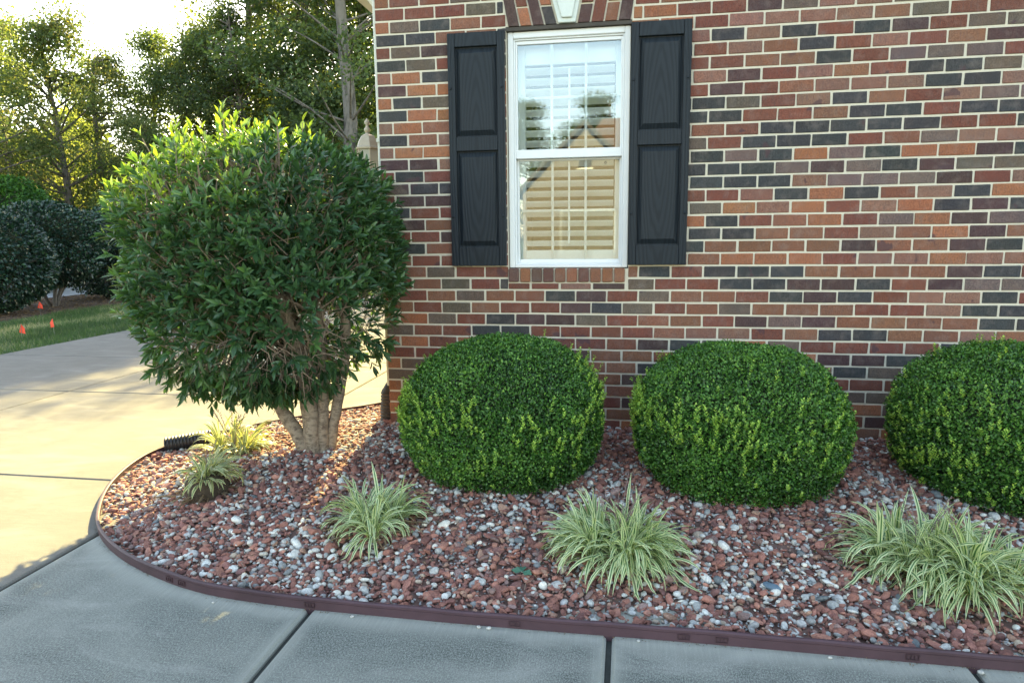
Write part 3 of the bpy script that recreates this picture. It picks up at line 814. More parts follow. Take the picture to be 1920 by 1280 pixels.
m = MB(); lathe(m, [(.055, .0), (.082, .248)], 6); m.build('lamp_glass', M_lampglass, lan)
m = MB(); lathe(m, [(.02, -.06), (.05, -.03), (.066, -.012), (.066, -.001)], 6)
for k in range(6):
    a = TAU*k/6; m.cyl((.058*math.cos(a), .058*math.sin(a), -.002), (.086*math.cos(a), .086*math.sin(a), .25), .006, n=6)
m.build('cage', M_lamp, lan)
m = MB(); m.tube(spline([(0, 0, -.05), (.06, 0, -.12), (.16, 0, -.13), (.26, 0, -.06), (.298, 0, -.02)], 5), .012, 8); m.box(.275, .299, -.05, .05, -.12, .10); m.build('bracket', M_lamp, lan, smooth=False)

# ------------------------------------------------------------------ edging
ed = empty('landscape_edging', (0, 0, 0)); tag(ed, 'maroon plastic edging strip curving round the gravel bed', 'edging')
def edging(pts, off0=.0):
    n = len(pts); prof = [(-.006, -.02), (-.006, .036), (-.009, .041), (-.009, .050), (-.004, .055), (.004, .055), (.008, .050), (.007, .038), (.006, -.02)]
    V = []; F = []; k = len(prof)
    for i, p in enumerate(pts):
        t = (pts[min(i+1, n-1)]-pts[max(i-1, 0)]).normalized(); nr = Vector((t.y, -t.x, 0))
        hh = hgt(p)
        for a, z_ in prof: V.append(tuple(p+nr*(-a))[:2]+((z_ if z_ < 0 else z_*hh+.0012*math.sin(p.x*17+p.y*9)),))
    for i in range(n-1):
        for j in range(k-1): F.append([i*k+j, i*k+j+1, (i+1)*k+j+1, (i+1)*k+j])
    F.append(list(range(k))); F.append([(n-1)*k+j for j in range(k-1, -1, -1)])
    return V, F
def hgt(p): return .93 if p.x > -.3 else (.93-.22*min(1, (-.3-p.x)/1.) if p.y < 0 else .62)
cum = [i for i in range(len(OUTC))]
ia = min(cum, key=lambda i: (OUTC[i]-Vector((-.109, -2.105, 0))).length); 
dense = []
for a, b_ in zip(OUTC[:-1], OUTC[1:]):
    kk = max(1, int((b_-a).length/.05))
    for q in range(kk): dense.append(a.lerp(b_, q/kk))
dense.append(OUTC[-1])
def cut(pred0, pred1): return [p+Vector((0, .004*math.sin(p.x*3.7), 0)) for p in dense[pred0:pred1+1]]
i1 = min(range(len(dense)), key=lambda i: (dense[i]-Vector((-.109, -2.105, 0))).length)
i2 = min(range(len(dense)), key=lambda i: (dense[i]-Vector((2.03, -2.174, 0))).length)
for s0, s1 in ((0, i1), (i1, i2), (i2, len(dense))):
    pts = cut(s0, s1)
    V, F = edging(pts); m = MB(); m.add(V, F); m.build('edging_strip', M_edging, ed, smooth=False)
def slot(px):
    i = min(range(len(dense)), key=lambda i: abs(dense[i].x-px)+(0 if dense[i].y < -1.5 else 9)); p = dense[i]; t = (dense[i+1]-dense[i-1]).normalized(); nr = Vector((t.y, -t.x, 0))
    m = MB()
    base = p+nr*.0065+Vector((0, .004*math.sin(p.x*3.7), 0))
    def B(u0, u1, z0, z1, t_=.0035):
        V = [base+t*u+nr*o_+Vector((0, 0, z)) for u in (u0, u1) for o_ in (0, t_) for z in (z0, z1)]
        m.add([tuple(v) for v in V], [(0, 1, 3, 2), (4, 6, 7, 5), (0, 4, 5, 1), (2, 3, 7, 6), (0, 2, 6, 4), (1, 5, 7, 3)])
    B(-.021, -.018, .010, .031); B(.018, .021, .010, .031); B(-.0178, .0178, .010, .0125); B(-.0178, .0178, .0285, .031); B(-.006, -.004, .013, .028, .003); B(.005, .007, .013, .028, .003)
    m.build('slot', M_edging2, ed)
for x in (-.26, -.155, .46, 1.25, 1.87, 1.97, 2.62): slot(x)

# dirt caught along the foot of the edging, stray chips on the walk
n = 2600; ii = rng.integers(20, len(dense)-2, n); PP = np.array([(dense[i].x, dense[i].y) for i in ii]); TT = unit(np.array([(dense[i+1].x-dense[i-1].x, dense[i+1].y-dense[i-1].y) for i in ii])); NN = np.column_stack([TT[:, 1], -TT[:, 0]])
wgt = (np.sin(PP[:, 0]*5)+np.sin(PP[:, 0]*13+1) > -.6); PP = PP+NN*(.008+rng.exponential(.006, n))[:, None]+TT*rng.normal(0, .02, n)[:, None]; PP = PP[wgt]; n = len(PP)
V, F, T = scatter(QUAD*np.array([1, .8, 1]), QUAD_F, np.column_stack([PP, np.full(n, .002)]), rdir(n)*np.array([1, 1, .3]), np.array([0, 0, 1.])+rng.normal(size=(n, 3))*.4, rng.uniform(.002, .007, n), rng.random(n)*.4)
tag(npmesh('edge_dirt', V, F, M_litter, attrs={'tone': T}), 'dirt and crumbs along the foot of the plastic edging', 'dirt', kind='stuff')
sp = [(.02, -2.185, .006), (.62, -2.20, .007), (1.12, -2.198, .008), (1.16, -2.20, .009), (1.71, -2.197, .006), (2.36, -2.20, .007), (2.83, -2.21, .009)]
for q, (x, y, r_) in enumerate(sp):
    o = npmesh('stray_pebble', PB[q % 8]*np.array([r_*1.2, r_, r_*.6]), I2F, M_stone, loc=(x, y, r_*.5), cols={'col': np.tile([.5, .49, .45], (len(I2), 1))}, smooth=True); o.rotation_euler = (0, 0, q*1.3)
    tag(o, 'small pale pebble that strayed onto the walk against the edging', 'stone', 'stray pebbles at the foot of the edging')
# black corrugated pipe lying at the left end of the bed
pm = MB(); P, Rr = corr((-1.475, -.42, .052), (-1.20, -.30, .085), .052, .022, amp=.14)
V, F = tube_geo([tuple(p) for p in P], Rr, 22, False); pm.add(V, F)
V, F = tube_geo([tuple(P[0].lerp(P[-1], t)) for t in (0, .9)], .044, 22, False); pm.add(V, F)
bp = pm.build('corrugated_pipe', M_blk, smooth=True); tag(bp, 'black corrugated drain pipe end poking from the gravel onto the driveway', 'drain pipe')

# ------------------------------------------------------------------ shrubs
def superell(n, p=2.5):
    d = rdir(n); k = (np.abs(d)**p).sum(1)**(-1/p); P = d*k[:, None]
    N = unit(np.sign(d)*np.abs(P)**(p-1)); return P, N
def boxwood(name, c, r, seed, label, up_mask, pw=2.5):
    global rng
    rng = np.random.default_rng(seed)
    root = empty(name, (c[0], c[1], .10)); tag(root, label, 'shrub', 'clipped boxwood balls along the wall')
    rad = np.array(r); n = 105000
    P, N = superell(n, pw); N = unit(N/rad)
    keep = (P[:, 1] < .35) | (rng.random(n) < .35)
    P = P[keep]; N = N[keep]; n = len(P)
    ph = rng.uniform(0, TAU, 8); kk = rng.normal(size=(8, 3))*np.array([3.2]*3+[8]*3+[18]*2)[:, None]
    lump = sum(np.sin(P@kk[i]+ph[i]) for i in range(8))/8
    depth = rng.beta(1., 3.2, n)*.10
    Q = P*rad*(1+.055*lump[:, None]+rng.normal(0, .008, (n, 1)))-N*depth[:, None]+np.array([0, 0, c[2]-.10])
    nn = unit(N*.9+rng.normal(size=(n, 3))*.55+np.array([0, 0, .25])); xd = unit(np.cross(nn, rdir(n))+N*.35+np.array([0, 0, .35]))
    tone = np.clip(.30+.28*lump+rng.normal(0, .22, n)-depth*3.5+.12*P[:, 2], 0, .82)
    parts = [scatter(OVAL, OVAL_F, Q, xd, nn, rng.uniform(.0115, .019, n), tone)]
    # fresh upright sprigs
    m = 330; P2, N2 = superell(m*14, pw); k = (P2[:, 1] < .3) & (P2[:, 2] > -.55); P2 = P2[k]; N2 = N2[k]
    f = np.array([up_mask(p) for p in P2])+.12*np.sin(P2@kk[2]*.8); sel = rng.random(len(P2)) < np.clip(f, 0, 1); P2 = P2[sel][:m]; N2 = unit(N2[sel][:m]/rad)
    for i in range(len(P2)):
        L = rng.uniform(.018, .05) if rng.random() > .1 else rng.uniform(.06, .10); q = 12 if L < .055 else 20; t = np.repeat(np.linspace(0, 1, q//2), 2)
        ax = unit(np.array([0, 0, 1.])+N2[i]*.35+rng.normal(size=3)*.12); b0 = P2[i]*rad*(1+.02)+np.array([0, 0, c[2]-.10])-ax*.01
        th = np.arange(q)*2.4+rng.uniform(0, 6); o1 = unit(np.cross(ax, [1, .2, 0])); o2 = np.cross(ax, o1)
        out = np.cos(th)[:, None]*o1+np.sin(th)[:, None]*o2
        parts.append(scatter(OVAL, OVAL_F, b0+ax*t[:, None]*L, out*.8+ax*.75, ax-out*.3, rng.uniform(.012, .018, q), np.clip(rng.uniform(.74, 1., q), 0, 1)))
    V, F, T = cat(parts)
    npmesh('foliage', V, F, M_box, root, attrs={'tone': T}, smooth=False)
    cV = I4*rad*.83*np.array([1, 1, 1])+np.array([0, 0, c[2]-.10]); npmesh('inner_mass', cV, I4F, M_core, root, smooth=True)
    # few dead/white bits of litter caught in the leaves
    return root
I4, I4F = ico(4)
k25 = (np.abs(I4)**2.5).sum(1)**(-1/2.5); I4 = I4*k25[:, None]
bx = 'boxwood_shrub'
boxwood(bx, (.969, -.78, .443), (.565, .565, .455), 11, 'round clipped boxwood ball nearest the house corner, below the window', lambda p: .5*(p[0] < -.05)*(abs(p[2]-.22) < .2)+.025+.10*(p[0] > .2)*(abs(p[2]-.1) < .25), 2.25)
boxwood(bx, (2.251, -.75, .432), (.545, .56, .432), 12, 'round clipped boxwood ball in the middle of the three', lambda p: .45*(p[0] < .0)*(abs(p[2]-.25) < .22)+.03+.10*(abs(p[2]-.1) < .3), 2.4)
boxwood(bx, (3.62, -.73, .44), (.545, .56, .44), 13, 'clipped boxwood ball cut off by the right side of the view', lambda p: .26*(abs(p[2]-.1) < .5)+.05)
rng = np.random.default_rng(21)

# clipped tree-form shrub ------------------------------------------------
def stems(m, P, r0_, r1_, n=10, wob=.05):
    pts = spline(P, 6); k = len(pts); m.tube(pts, [r0_+(r1_-r0_)*i/(k-1) for i in range(k)], n, True, None, wob); return pts
TB = Vector((-.245, -.68, .13)); CC = np.array([-.48, -.63, 1.245]); CR = np.array([.65, .66, .675])
tree = empty('clipped_tree', tuple(TB)); tag(tree, 'clipped evergreen tree with globe crown and several pale stems at the house corner', 'tree')
tm_paths = [
 ([(-.05, 0, -.04), (-.10, .0, .10), (-.17, -.01, .22), (-.23, -.02, .34), (-.33, .02, .60), (-.50, .05, .95)], .050, .028),
 ([(-.015, -.02, -.04), (-.035, .0, .14), (-.055, .01, .34), (-.10, .06, .70), (-.22, .10, 1.2)], .040, .026),
 ([(.005, -.035, -.04), (.005, -.04, .14), (.0, -.045, .34), (-.06, -.10, .75), (-.16, -.18, 1.25)], .046, .030),
 ([(.05, -.01, -.04), (.052, .0, .14), (.06, .01, .34), (.06, .02, .72), (.03, .05, 1.15)], .043, .028),
 ([(.075, .03, -.04), (.10, .04, .14), (.145, .05, .34), (.20, .06, .60), (.24, .02, 1.0)], .038, .024),
 ([(-.03, .05, -.04), (-.05, .08, .15), (-.10, .12, .36), (-.25, .25, .8)], .034, .022)]
ends = []
for P, a, b_ in tm_paths:
    m = MB(); pts = stems(m, P, a, b_, 12, .06); m.build('trunk', M_bark_tan, tree, smooth=True); ends.append(pts)
lb = MB()
for pts in ends:
    for _ in range(9):
        q = random.randint(len(pts)//2, len(pts)-1); p0 = pts[q]; tgt = Vector(CC+CR*.82*rdir(1)[0]*np.array([1, 1, .9]))-TB
        mid = p0.lerp(tgt, .5)+Vector(rng.normal(0, .05, 3)); stems(lb, [p0, mid, tgt], .014, .004, 6, 0)
lb.build('branches', M_bark_tan, tree, smooth=True)
def olive():
    ns = 3700; P, N = superell(ns, 3.7); N = unit(N/CR)
    def tap(Q): return Q*np.stack([1-.24*np.clip(-Q[:, 2], 0, 1)**2, 1-.24*np.clip(-Q[:, 2], 0, 1)**2, np.ones(len(Q))], -1)
    P = tap(P)
    ph = rng.uniform(0, TAU, 6); kk = rng.normal(size=(6, 3))*5; lump = sum(np.sin(P@kk[i]+ph[i]) for i in range(6))/6
    s_ = np.where(rng.random(ns) < .68, rng.uniform(.93, 1.03, ns), rng.uniform(.55, .93, ns))
    low = P[:, 2] < -.55
    base = P*CR*(s_*(1+.05*lump))[:, None]+CC
    # ragged lower right where light shows through
    thin = (P[:, 0] > .30) & (P[:, 2] < -.25) & (rng.random(ns) < .6)
    up_ = np.array([0, 0, 1.])
    ax = unit(N*np.where(low, .9, .75)[:, None]+up_*np.where(low, -.15, .55)[:, None]+rng.normal(size=(ns, 3))*.28)
    ax[low & (rng.random(ns) < .5)] += np.array([0, 0, -.5]); ax = unit(ax)
    L = rng.uniform(.04, .11, ns)
    toppy = (P[:, 2] > .45) & (s_ > .9) & (P[:, 0] < .55)
    lng = toppy & (rng.random(ns) < np.where(P[:, 0] < .25, .45, .16)); L[lng] = rng.uniform(.06, .24, lng.sum()); ax[lng] = unit(up_*1.2+rng.normal(size=(lng.sum(), 3))*.22+N[lng]*.2)
    keep = ~thin; base, ax, L, s_, lump, toppy, lng, N, P, low = [q[keep] for q in (base, ax, L, s_, lump, toppy, lng, N, P, low)]; ns = len(base)
    parts = []; q = 9
    o1 = unit(np.cross(ax, rdir(ns))); o2 = np.cross(ax, o1)
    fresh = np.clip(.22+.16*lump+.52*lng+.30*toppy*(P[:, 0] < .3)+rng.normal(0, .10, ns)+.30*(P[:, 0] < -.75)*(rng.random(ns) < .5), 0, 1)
    for j in range(q):
        t = 1-(j//2)*.24 if j < 8 else 1.02
        th = (j % 2)*math.pi+(j//2)*math.pi/2+rng.uniform(-.35, .35, ns)
        out = np.cos(th)[:, None]*o1+np.sin(th)[:, None]*o2
        open_ = [.35, .55, .85, 1.05, .1][j//2] if j < 8 else .12
        xd = ax+out*open_*rng.uniform(.8, 1.3, ns)[:, None]+np.array([0, 0, -.12])*(j//2)
        nr = ax*1.0-out*.4+np.array([0, 0, .3])+rng.normal(size=(ns, 3))*.18
        sz = rng.uniform(.048, .086, ns)*(1-.16*(j < 2))
        k = rng.random(ns) < (.93 if j < 4 else .8)
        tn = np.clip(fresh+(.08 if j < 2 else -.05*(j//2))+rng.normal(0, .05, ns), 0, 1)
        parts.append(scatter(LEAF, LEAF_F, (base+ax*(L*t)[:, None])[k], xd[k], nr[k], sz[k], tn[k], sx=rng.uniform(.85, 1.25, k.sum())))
    n2 = 5200; P2, N2 = superell(n2, 2.4); b2 = tap(P2)*CR*rng.uniform(.35, .86, n2)[:, None]+CC
    k2 = ~((P2[:, 0] > .1) & (P2[:, 2] < -.1) & (rng.random(n2) < .92)); b2 = b2[k2]; n2 = len(b2)
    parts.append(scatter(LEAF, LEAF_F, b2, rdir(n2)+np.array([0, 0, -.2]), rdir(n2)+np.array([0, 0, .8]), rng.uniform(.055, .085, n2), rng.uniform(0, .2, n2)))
    V, F, T = cat(parts)
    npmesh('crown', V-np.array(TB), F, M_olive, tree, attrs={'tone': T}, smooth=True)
    # twigs
    m = MB()
    for i in np.concatenate([np.where(lng)[0], rng.choice(ns, 2300, replace=False)]):
        a = base[i]-ax[i]*rng.uniform(.03, .11)-N[i]*.02; b_ = base[i]+ax[i]*L[i]*.95
        mid = (a+b_)/2+rng.normal(0, .006, 3); m.tube([tuple(a-np.array(TB)), tuple(mid-np.array(TB)), tuple(b_-np.array(TB))], [.0028, .0025, .0018], 4, False)
    for i in range(520):  # bare crooked twigs low on the face
        p, n_ = superell(1, 2.5); p = p[0]
        if p[2] > .35 or p[1] > .3: continue
        a = p*CR*.96+CC-np.array(TB); d_ = unit(rng.normal(size=3)+n_[0]*.6+np.array([0, 0, .5])); b1 = a+d_*.07+rng.normal(0, .015, 3); b2_ = b1+unit(d_+rng.normal(size=3)*.5)*.08
        m.tube([tuple(a), tuple(b1), tuple(b2_)], [.003, .0026, .0015], 4, False)
    m.build('twigs', M_twig, tree)
    nf = 420; Pf, Nf = superell(nf, 2.6); k = (Pf[:, 1] < .4) & (Pf[:, 2] < .5); Pf = Pf[k]; n = len(Pf)
    b0 = np.repeat(Pf*CR*rng.uniform(.93, 1.0, n)[:, None]+CC-np.array(TB), 5, 0)+rng.normal(0, .007, (n*5, 3))
    V, F, T = scatter(QUAD, QUAD_F, b0, rdir(n*5), rdir(n*5), rng.uniform(.007, .014, n*5)); npmesh('blossoms', V, F, M_flower, tree)
olive()

# variegated lilyturf clumps ---------------------------------------------
def liriope(c, nb, Lm, seed, label, mat, spikes=6, lean=(0, 0), upr=.35, rb=.05, mound=0, fill=1.):
    r = np.random.default_rng(seed)
    d = edge_dist(np.array([[c[0], c[1]]])); z = float(bedh(c[0], c[1], d)[0])+mound
    root = empty('lilyturf', (c[0], c[1], z)); tag(root, label, 'grass plant', 'variegated lilyturf clumps in the gravel')
    seg = 8; V = []; F = []; U = []; T = []; off = 0
    K = max(3, int(nb/38)); cr_a = r.uniform(0, TAU, K); cr_r = Lm*.42*np.sqrt(r.random(K)); crn = np.column_stack([cr_r*np.cos(cr_a), cr_r*np.sin(cr_a)])
    for i in range(nb):
        kc = r.integers(0, K); cc = crn[kc]; th = r.uniform(0, TAU)
        if r.random() < .55: th = math.atan2(cc[1], cc[0])+r.normal(0, .8)
        L = Lm*r.uniform(.50, .92); el0 = R_(r.uniform(25, 86)) if r.random() > upr*.5 else R_(r.uniform(72, 90))
        cv = r.uniform(1.1, 3.0) if el0 < R_(80) else r.uniform(.2, 1.9)
        th_ = th+r.normal(0, .3); hd = np.array([math.cos(th_), math.sin(th_), 0])+np.array([lean[0], lean[1], 0]); p = np.array([math.cos(th), math.sin(th), 0])*r.uniform(0, .02)+np.array([cc[0], cc[1], -.01+r.uniform(0, .30)*Lm*(1-np.hypot(*cc)/(Lm*.42+1e-6))])
        wd = r.uniform(.0052, .0085); side = np.array([-math.sin(th), math.cos(th), 0]); tw = r.uniform(-1.1, 1.1); tn = r.random()
        el_ = el0; twist0 = r.uniform(-.2, .2)
        for s in range(seg+1):
            t = s/seg; wv = wd*(1-.0*t)*(1 if t < .75 else (1-t)/.25*.9+.1)*(.7+.3*min(1, t*5))
            dirv = hd*math.cos(el_)+np.array([0, 0, math.sin(el_)]); nr = np.cross(side, dirv); sd = side*math.cos(tw*t)+unit(nr)*math.sin(tw*t)
            V += [p-sd*wv, p+unit(nr)*wv*-.25, p+sd*wv]; U += [-1, 0, 1]; T += [tn]*3
            if s < seg:
                a = off+s*3; F += [(a, a+1, a+4, a+3), (a+1, a+2, a+5, a+4)]
            p = p+unit(dirv)*L/seg; el_ -= cv/seg*(.6+1.1*t); th2 = twist0/seg
            if p[2] < -.0: p[2] = max(p[2], -.012-mound*.9); el_ = max(el_, R_(-12)) if p[2] < .012-mound else el_
        off += (seg+1)*3
    npmesh('leaves', np.array(V), np.array(F), mat, root, attrs={'u': np.array(U), 'tone': np.array(T)}, smooth=True)
    nd_ = 40; a_ = r.uniform(0, TAU, nd_); rr_ = Lm*r.uniform(.2, .6, nd_); dirs = np.column_stack([np.cos(a_), np.sin(a_), r.uniform(-.1, .25, nd_)])
    dv, df, dt = scatter(LEAF*np.array([1, .32, 1]), LEAF_F, np.column_stack([rr_*np.cos(a_), rr_*np.sin(a_), r.uniform(.012, .05, nd_)-mound]), dirs+r.normal(0, .4, (nd_, 3))*np.array([1, 1, .2]), np.tile([0, 0, 1.], (nd_, 1)), r.uniform(.07, .15, nd_), r.uniform(.3, 1, nd_))
    npmesh('thatch', dv, df, M_litter, root, attrs={'tone': dt}, smooth=True)
    for i in range(spikes):
        th = r.uniform(0, TAU); h = Lm*r.uniform(.75, 1.05); m = MB(); x1 = .35*h*math.cos(th); y1 = .35*h*math.sin(th)
        pts = [Vector((x1*t**1.4, y1*t**1.4, h*t)) for t in np.linspace(0, 1, 7)]; m.tube(pts, .0014, 4)
        for q in range(16):
            t = .6+.4*q/16; p = Vector((x1*t**1.4, y1*t**1.4, h*t)); o_ = Vector(r.normal(0, .003, 3)); m.tube([p+o_+Vector((0, 0, -.003)), p+o_, p+o_+Vector((0, 0, .003))], [.0008, .0026, .0008], 5)
        m.build('seed_spike', M_spike, root)
    return root
liriope((-.83, -.64), 200, .31, 1, 'sunlit thin lilyturf clump beside the black pipe end, furthest left', M_lir2, 7, upr=.5, rb=.03)
lr = liriope((-.60, -1.27), 160, .25, 2, 'small lilyturf tuft perched on a dark exposed root ball', M_lir2, 2, (.15, -.1), .2, .06, .085)
b = I4*np.array([.105, .10, .115]); nzz = np.sin(b@np.array([60, 35, 20]))+np.sin(b@np.array([-25, 50, 45])); b = b*(1+.05*nzz[:, None])
npmesh('root_ball', b+np.array([0, 0, -.06]), I4F, M_rootball, lr, smooth=True)
rbp, rbn = superell(900); Vr, Fr, Tr = scatter(QUAD*np.array([1, .12, 1]), QUAD_F, rbp*np.array([.108, .103, .112])+np.array([0, 0, -.055]), rdir(900)+rbn*.3+np.array([0, 0, -.3]), rbn, rng.uniform(.012, .03, 900))
npmesh('root_fibres', Vr, Fr, M_litter, lr, attrs={'tone': Tr*.5})
liriope((.475, -1.56), 250, .32, 3, 'medium lilyturf clump in front of the gap left of the first boxwood', M_lir, 3, upr=.3, rb=.04)
liriope((1.62, -1.65), 640, .335, 4, 'large dense lilyturf clump in front of the gap between the first two boxwoods', M_lir, 10, upr=.32, rb=.10)
liriope((2.86, -1.58), 440, .345, 5, 'spreading lilyturf clump, left half of the pair near the right edge', M_lir, 6, upr=.4, rb=.10)
liriope((3.02, -1.70), 440, .345, 6, 'spreading lilyturf clump, right half of the pair near the right edge', M_lir, 3, upr=.3, rb=.10)

# litter on the gravel
def bedz(x, y): return float(bedh(x, y, edge_dist(np.array([[x, y]])))[0])
n = 1000; P = np.column_stack([rng.uniform(-1.3, 4.3, n), rng.uniform(-2.1, .9, n)]); ok = inside(P) & ~((P[:, 0] > -.05) & (P[:, 1] > -.05)); P = P[ok]; n = len(P); dd = edge_dist(P)
zz = bedh(P[:, 0], P[:, 1], dd)+rng.uniform(.012, .022, n)
V, F, T = scatter(QUAD*np.array([1, .35, 1]), QUAD_F, np.column_stack([P, zz]), rdir(n)*np.array([1, 1, .25]), np.array([0, 0, 1.])+rng.normal(size=(n, 3))*.3, np.where(rng.random(n) < .06, rng.uniform(.035, .055, n), rng.uniform(.008, .028, n)))
tag(npmesh('leaf_litter', V, F, M_litter, attrs={'tone': T}), 'dry leaf scraps scattered over the gravel', 'litter', kind='stuff')
m = MB()
for i in range(60):
    x, y = rng.uniform(-1., 3.8), rng.uniform(-2.05, -.2)
    if not inside(np.array([[x, y]]))[0]: continue
    z_ = bedz(x, y)+.018; a = rng.uniform(0, TAU); L = rng.uniform(.03, .10)
    m.tube([(x, y, z_), (x+L*.5*math.cos(a), y+L*.5*math.sin(a), z_+.008), (x+L*math.cos(a+.3), y+L*math.sin(a+.3), z_)], .0012, 4)
tag(m.build('dry_twigs', M_twig), 'thin dry twigs lying on the gravel', 'twigs', kind='stuff')
lf = empty('fallen_leaf', (1.235, -1.86, bedz(1.235, -1.86)+.022)); tag(lf, 'three lobed green leaf lying on the gravel left of the big lilyturf', 'leaf')
V, F, T = scatter(OVAL*np.array([1, 1.2, 1]), OVAL_F, np.zeros((3, 3)), np.array([(-1, .1, .1), (-.1, 1, .2), (.9, -.5, .1)]), np.array([(0, -.3, 1.)]*3), np.array([.05, .045, .05]))
npmesh('leaf_blade', V, F, M_weed, lf, attrs={'tone': T}, smooth=True)
sc_ = npmesh('slate_stone', CH[3]*np.array([.040, .022, .011]), I2F, M_slate, loc=(2.245, -1.83, bedz(2.245, -1.83)+.024)); sc_.rotation_euler = (.35, .1, -.3)
tag(sc_, 'flat blue grey slate chip lying among the red gravel', 'stone')

# flags
def flag(x, y, z, tl, rz, label):
    f = empty('marker_flag', (x, y, 0)); tag(f, label, 'flag', 'orange marker flags in the lawn'); f.rotation_euler = (0, 0, rz)
    m = MB(); m.cyl((0, 0, -.05), (0, 0, z), .003, n=6); m.build('wire', M_wire, f)
    V = [(0, -.001, z), (.045, .014, z-.07), (.058, .0, z-.15), (-.048, .016, z-.13), (-.014, .004, z-.055)]; V2 = [(a, b_+.003, c_) for a, b_, c_ in V]
    m = MB(); m.add(V+V2, [(0, 4, 3, 2, 1), (5, 6, 7, 8, 9), (0, 1, 6, 5), (1, 2, 7, 6), (2, 3, 8, 7), (3, 4, 9, 8), (4, 0, 5, 9)]); m.build('flag', M_flag, f)
flag(-7.25, 4.22, .24, 0, .1, 'orange marker flag leaning, lower left of the three')
flag(-7.2, 4.75, .26, 0, 2.9, 'orange marker flag on the lawn right of the other two, by the driveway')
flag(-9.9, 7.3, .27, 0, .3, 'small far orange marker flag at the mulch edge under the hedge')

# ------------------------------------------------------------------ lawn, mulch, road beyond
m = MB(); m.box(-9.9, -6.42, -12, 26, -.1, -.012); m.box(-14, 60, 12.05, 26, -.1, -.014); struct(m.build('lawn', M_lawn))
m = MB(); m.box(-13.2, -9.9, -8, 26, -.1, -.006); struct(m.build('mulch_strip', M_mulch))
m = MB(); m.box(-18.5, -13.2, -8, 40, -.1, -.004); struct(m.build('neighbour_driveway', M_road))
def grass():
    n = 60000; P = np.column_stack([rng.uniform(-10.2, -6.40, n), rng.uniform(.5, 12.5, n)])
    e_ = -9.75+.25*np.sin(P[:, 1]*1.3); P = P[P[:, 0] > e_]; n = len(P)
    tn = np.clip(.32+.25*np.sin(P[:, 0]*.9+P[:, 1]*.35)*np.sin(P[:, 1]*.8)+rng.normal(0, .2, n)+.6*np.exp(-((P[:, 0]+8.25-.12*np.sin(P[:, 1]))/.38)**2)*(rng.random(n) < .85)+.25*(np.sin(P[:, 0]*4+1)*np.sin(P[:, 1]*3.1) > .5), 0, 1)
    V, F, T = scatter(np.array([(0, -.06, 0), (0, .06, 0), (1, 0, -.25)], float), np.array([(0, 1, 2)]), np.column_stack([P, np.full(n, -.015)]), np.array([0, 0, 1.])+rng.normal(size=(n, 3))*.4, rdir(n)*np.array([1, 1, .1]), rng.uniform(.05, .095, n), tn)
    tag(npmesh('grass', V, F, M_grass, attrs={'tone': T}), 'patchy green lawn beside the driveway', 'grass', kind='stuff')
    k = 9000; P = np.column_stack([rng.uniform(-13.1, -9.7, k), rng.uniform(3, 16, k)])
    V, F, T = scatter(QUAD*np.array([1, .4, 1]), QUAD_F, np.column_stack([P, np.full(k, .0)]), rdir(k)*np.array([1, 1, .2]), np.array([0, 0, 1.])+rng.normal(size=(k, 3))*.4, rng.uniform(.04, .09, k), rng.random(k)*.6)
    tag(npmesh('pine_mulch', V, F, M_litter, attrs={'tone': T}), 'brown mulch scattered under the hedge shrubs', 'mulch', kind='stuff')
grass()

# ------------------------------------------------------------------ hedge shrubs
def hedge(x, y, rx, rz, zc, seed, label, mat, leafs=.075, n=15000, stemsn=7, group='dark hedge shrubs beyond the lawn'):
    global rng
    rng = np.random.default_rng(seed); root = empty('hedge_shrub', (x, y, 0)); tag(root, label, 'shrub', group)
    P, N = superell(n, 2.3); lump = sum(np.sin(P@(rng.normal(size=3)*5)+rng.uniform(0, 6)) for _ in range(6))/6
    rad = np.array([rx, rx, rz]); s_ = 1+.10*lump-rng.beta(1, 3, n)*.35
    Q = P*rad*s_[:, None]+np.array([0, 0, zc])
    V, F, T = scatter(QUAD, QUAD_F, Q, N+rdir(n)*.8, N+rdir(n)*.7+np.array([0, 0, .5]), rng.uniform(.7, 1.2, n)*leafs, np.clip(.4+.3*lump+rng.normal(0, .25, n), 0, 1))
    npmesh('foliage', V, F, mat, root, attrs={'tone': T})
    m = MB()
    for k in range(stemsn):
        a = rng.uniform(0, TAU); m.tube(spline([(0.06*math.cos(a), .06*math.sin(a), -.05), (.2*math.cos(a), .2*math.sin(a), .35), (.55*rx*math.cos(a), .55*rx*math.sin(a), .95), (.75*rx*math.cos(a), .75*rx*math.sin(a), zc)], 4), .035, 7)
    m.build('trunk', M_bark_pale, root, smooth=True)
    npmesh('inner_mass', I4*rad*.60+np.array([0, 0, zc+.1]), I4F, M_core, root, smooth=True)
hedge(-10.9, 7.15, 1.15, 1.0, 1.08, 31, 'dark hedge shrub cut off by the left side of the view', M_hedge)
hedge(-11.15, 8.95, 1.12, .92, 1.36, 32, 'dark hedge shrub with its pale stems showing, above the far flag', M_hedge)
hedge(-11.3, 11.1, 1.2, 1.08, 1.15, 33, 'dark hedge shrub nearest the clipped tree in the view', M_hedge)
hedge(-11.4, 13.8, 1.2, .95, 1.2, 34, 'dark hedge shrub mostly hidden behind the clipped tree', M_hedge)
hedge(-15.4, 12.1, 1.3, 1.5, 1.7, 35, 'bright green feathery evergreen bush behind the dark hedge', M_conif, .10, 14000, 3, None)
hedge(-17.5, 12.2, .9, 2.2, 2.5, 36, 'tall dark conifer at the far left behind the hedge', M_hedge, .10, 12000, 2, None)

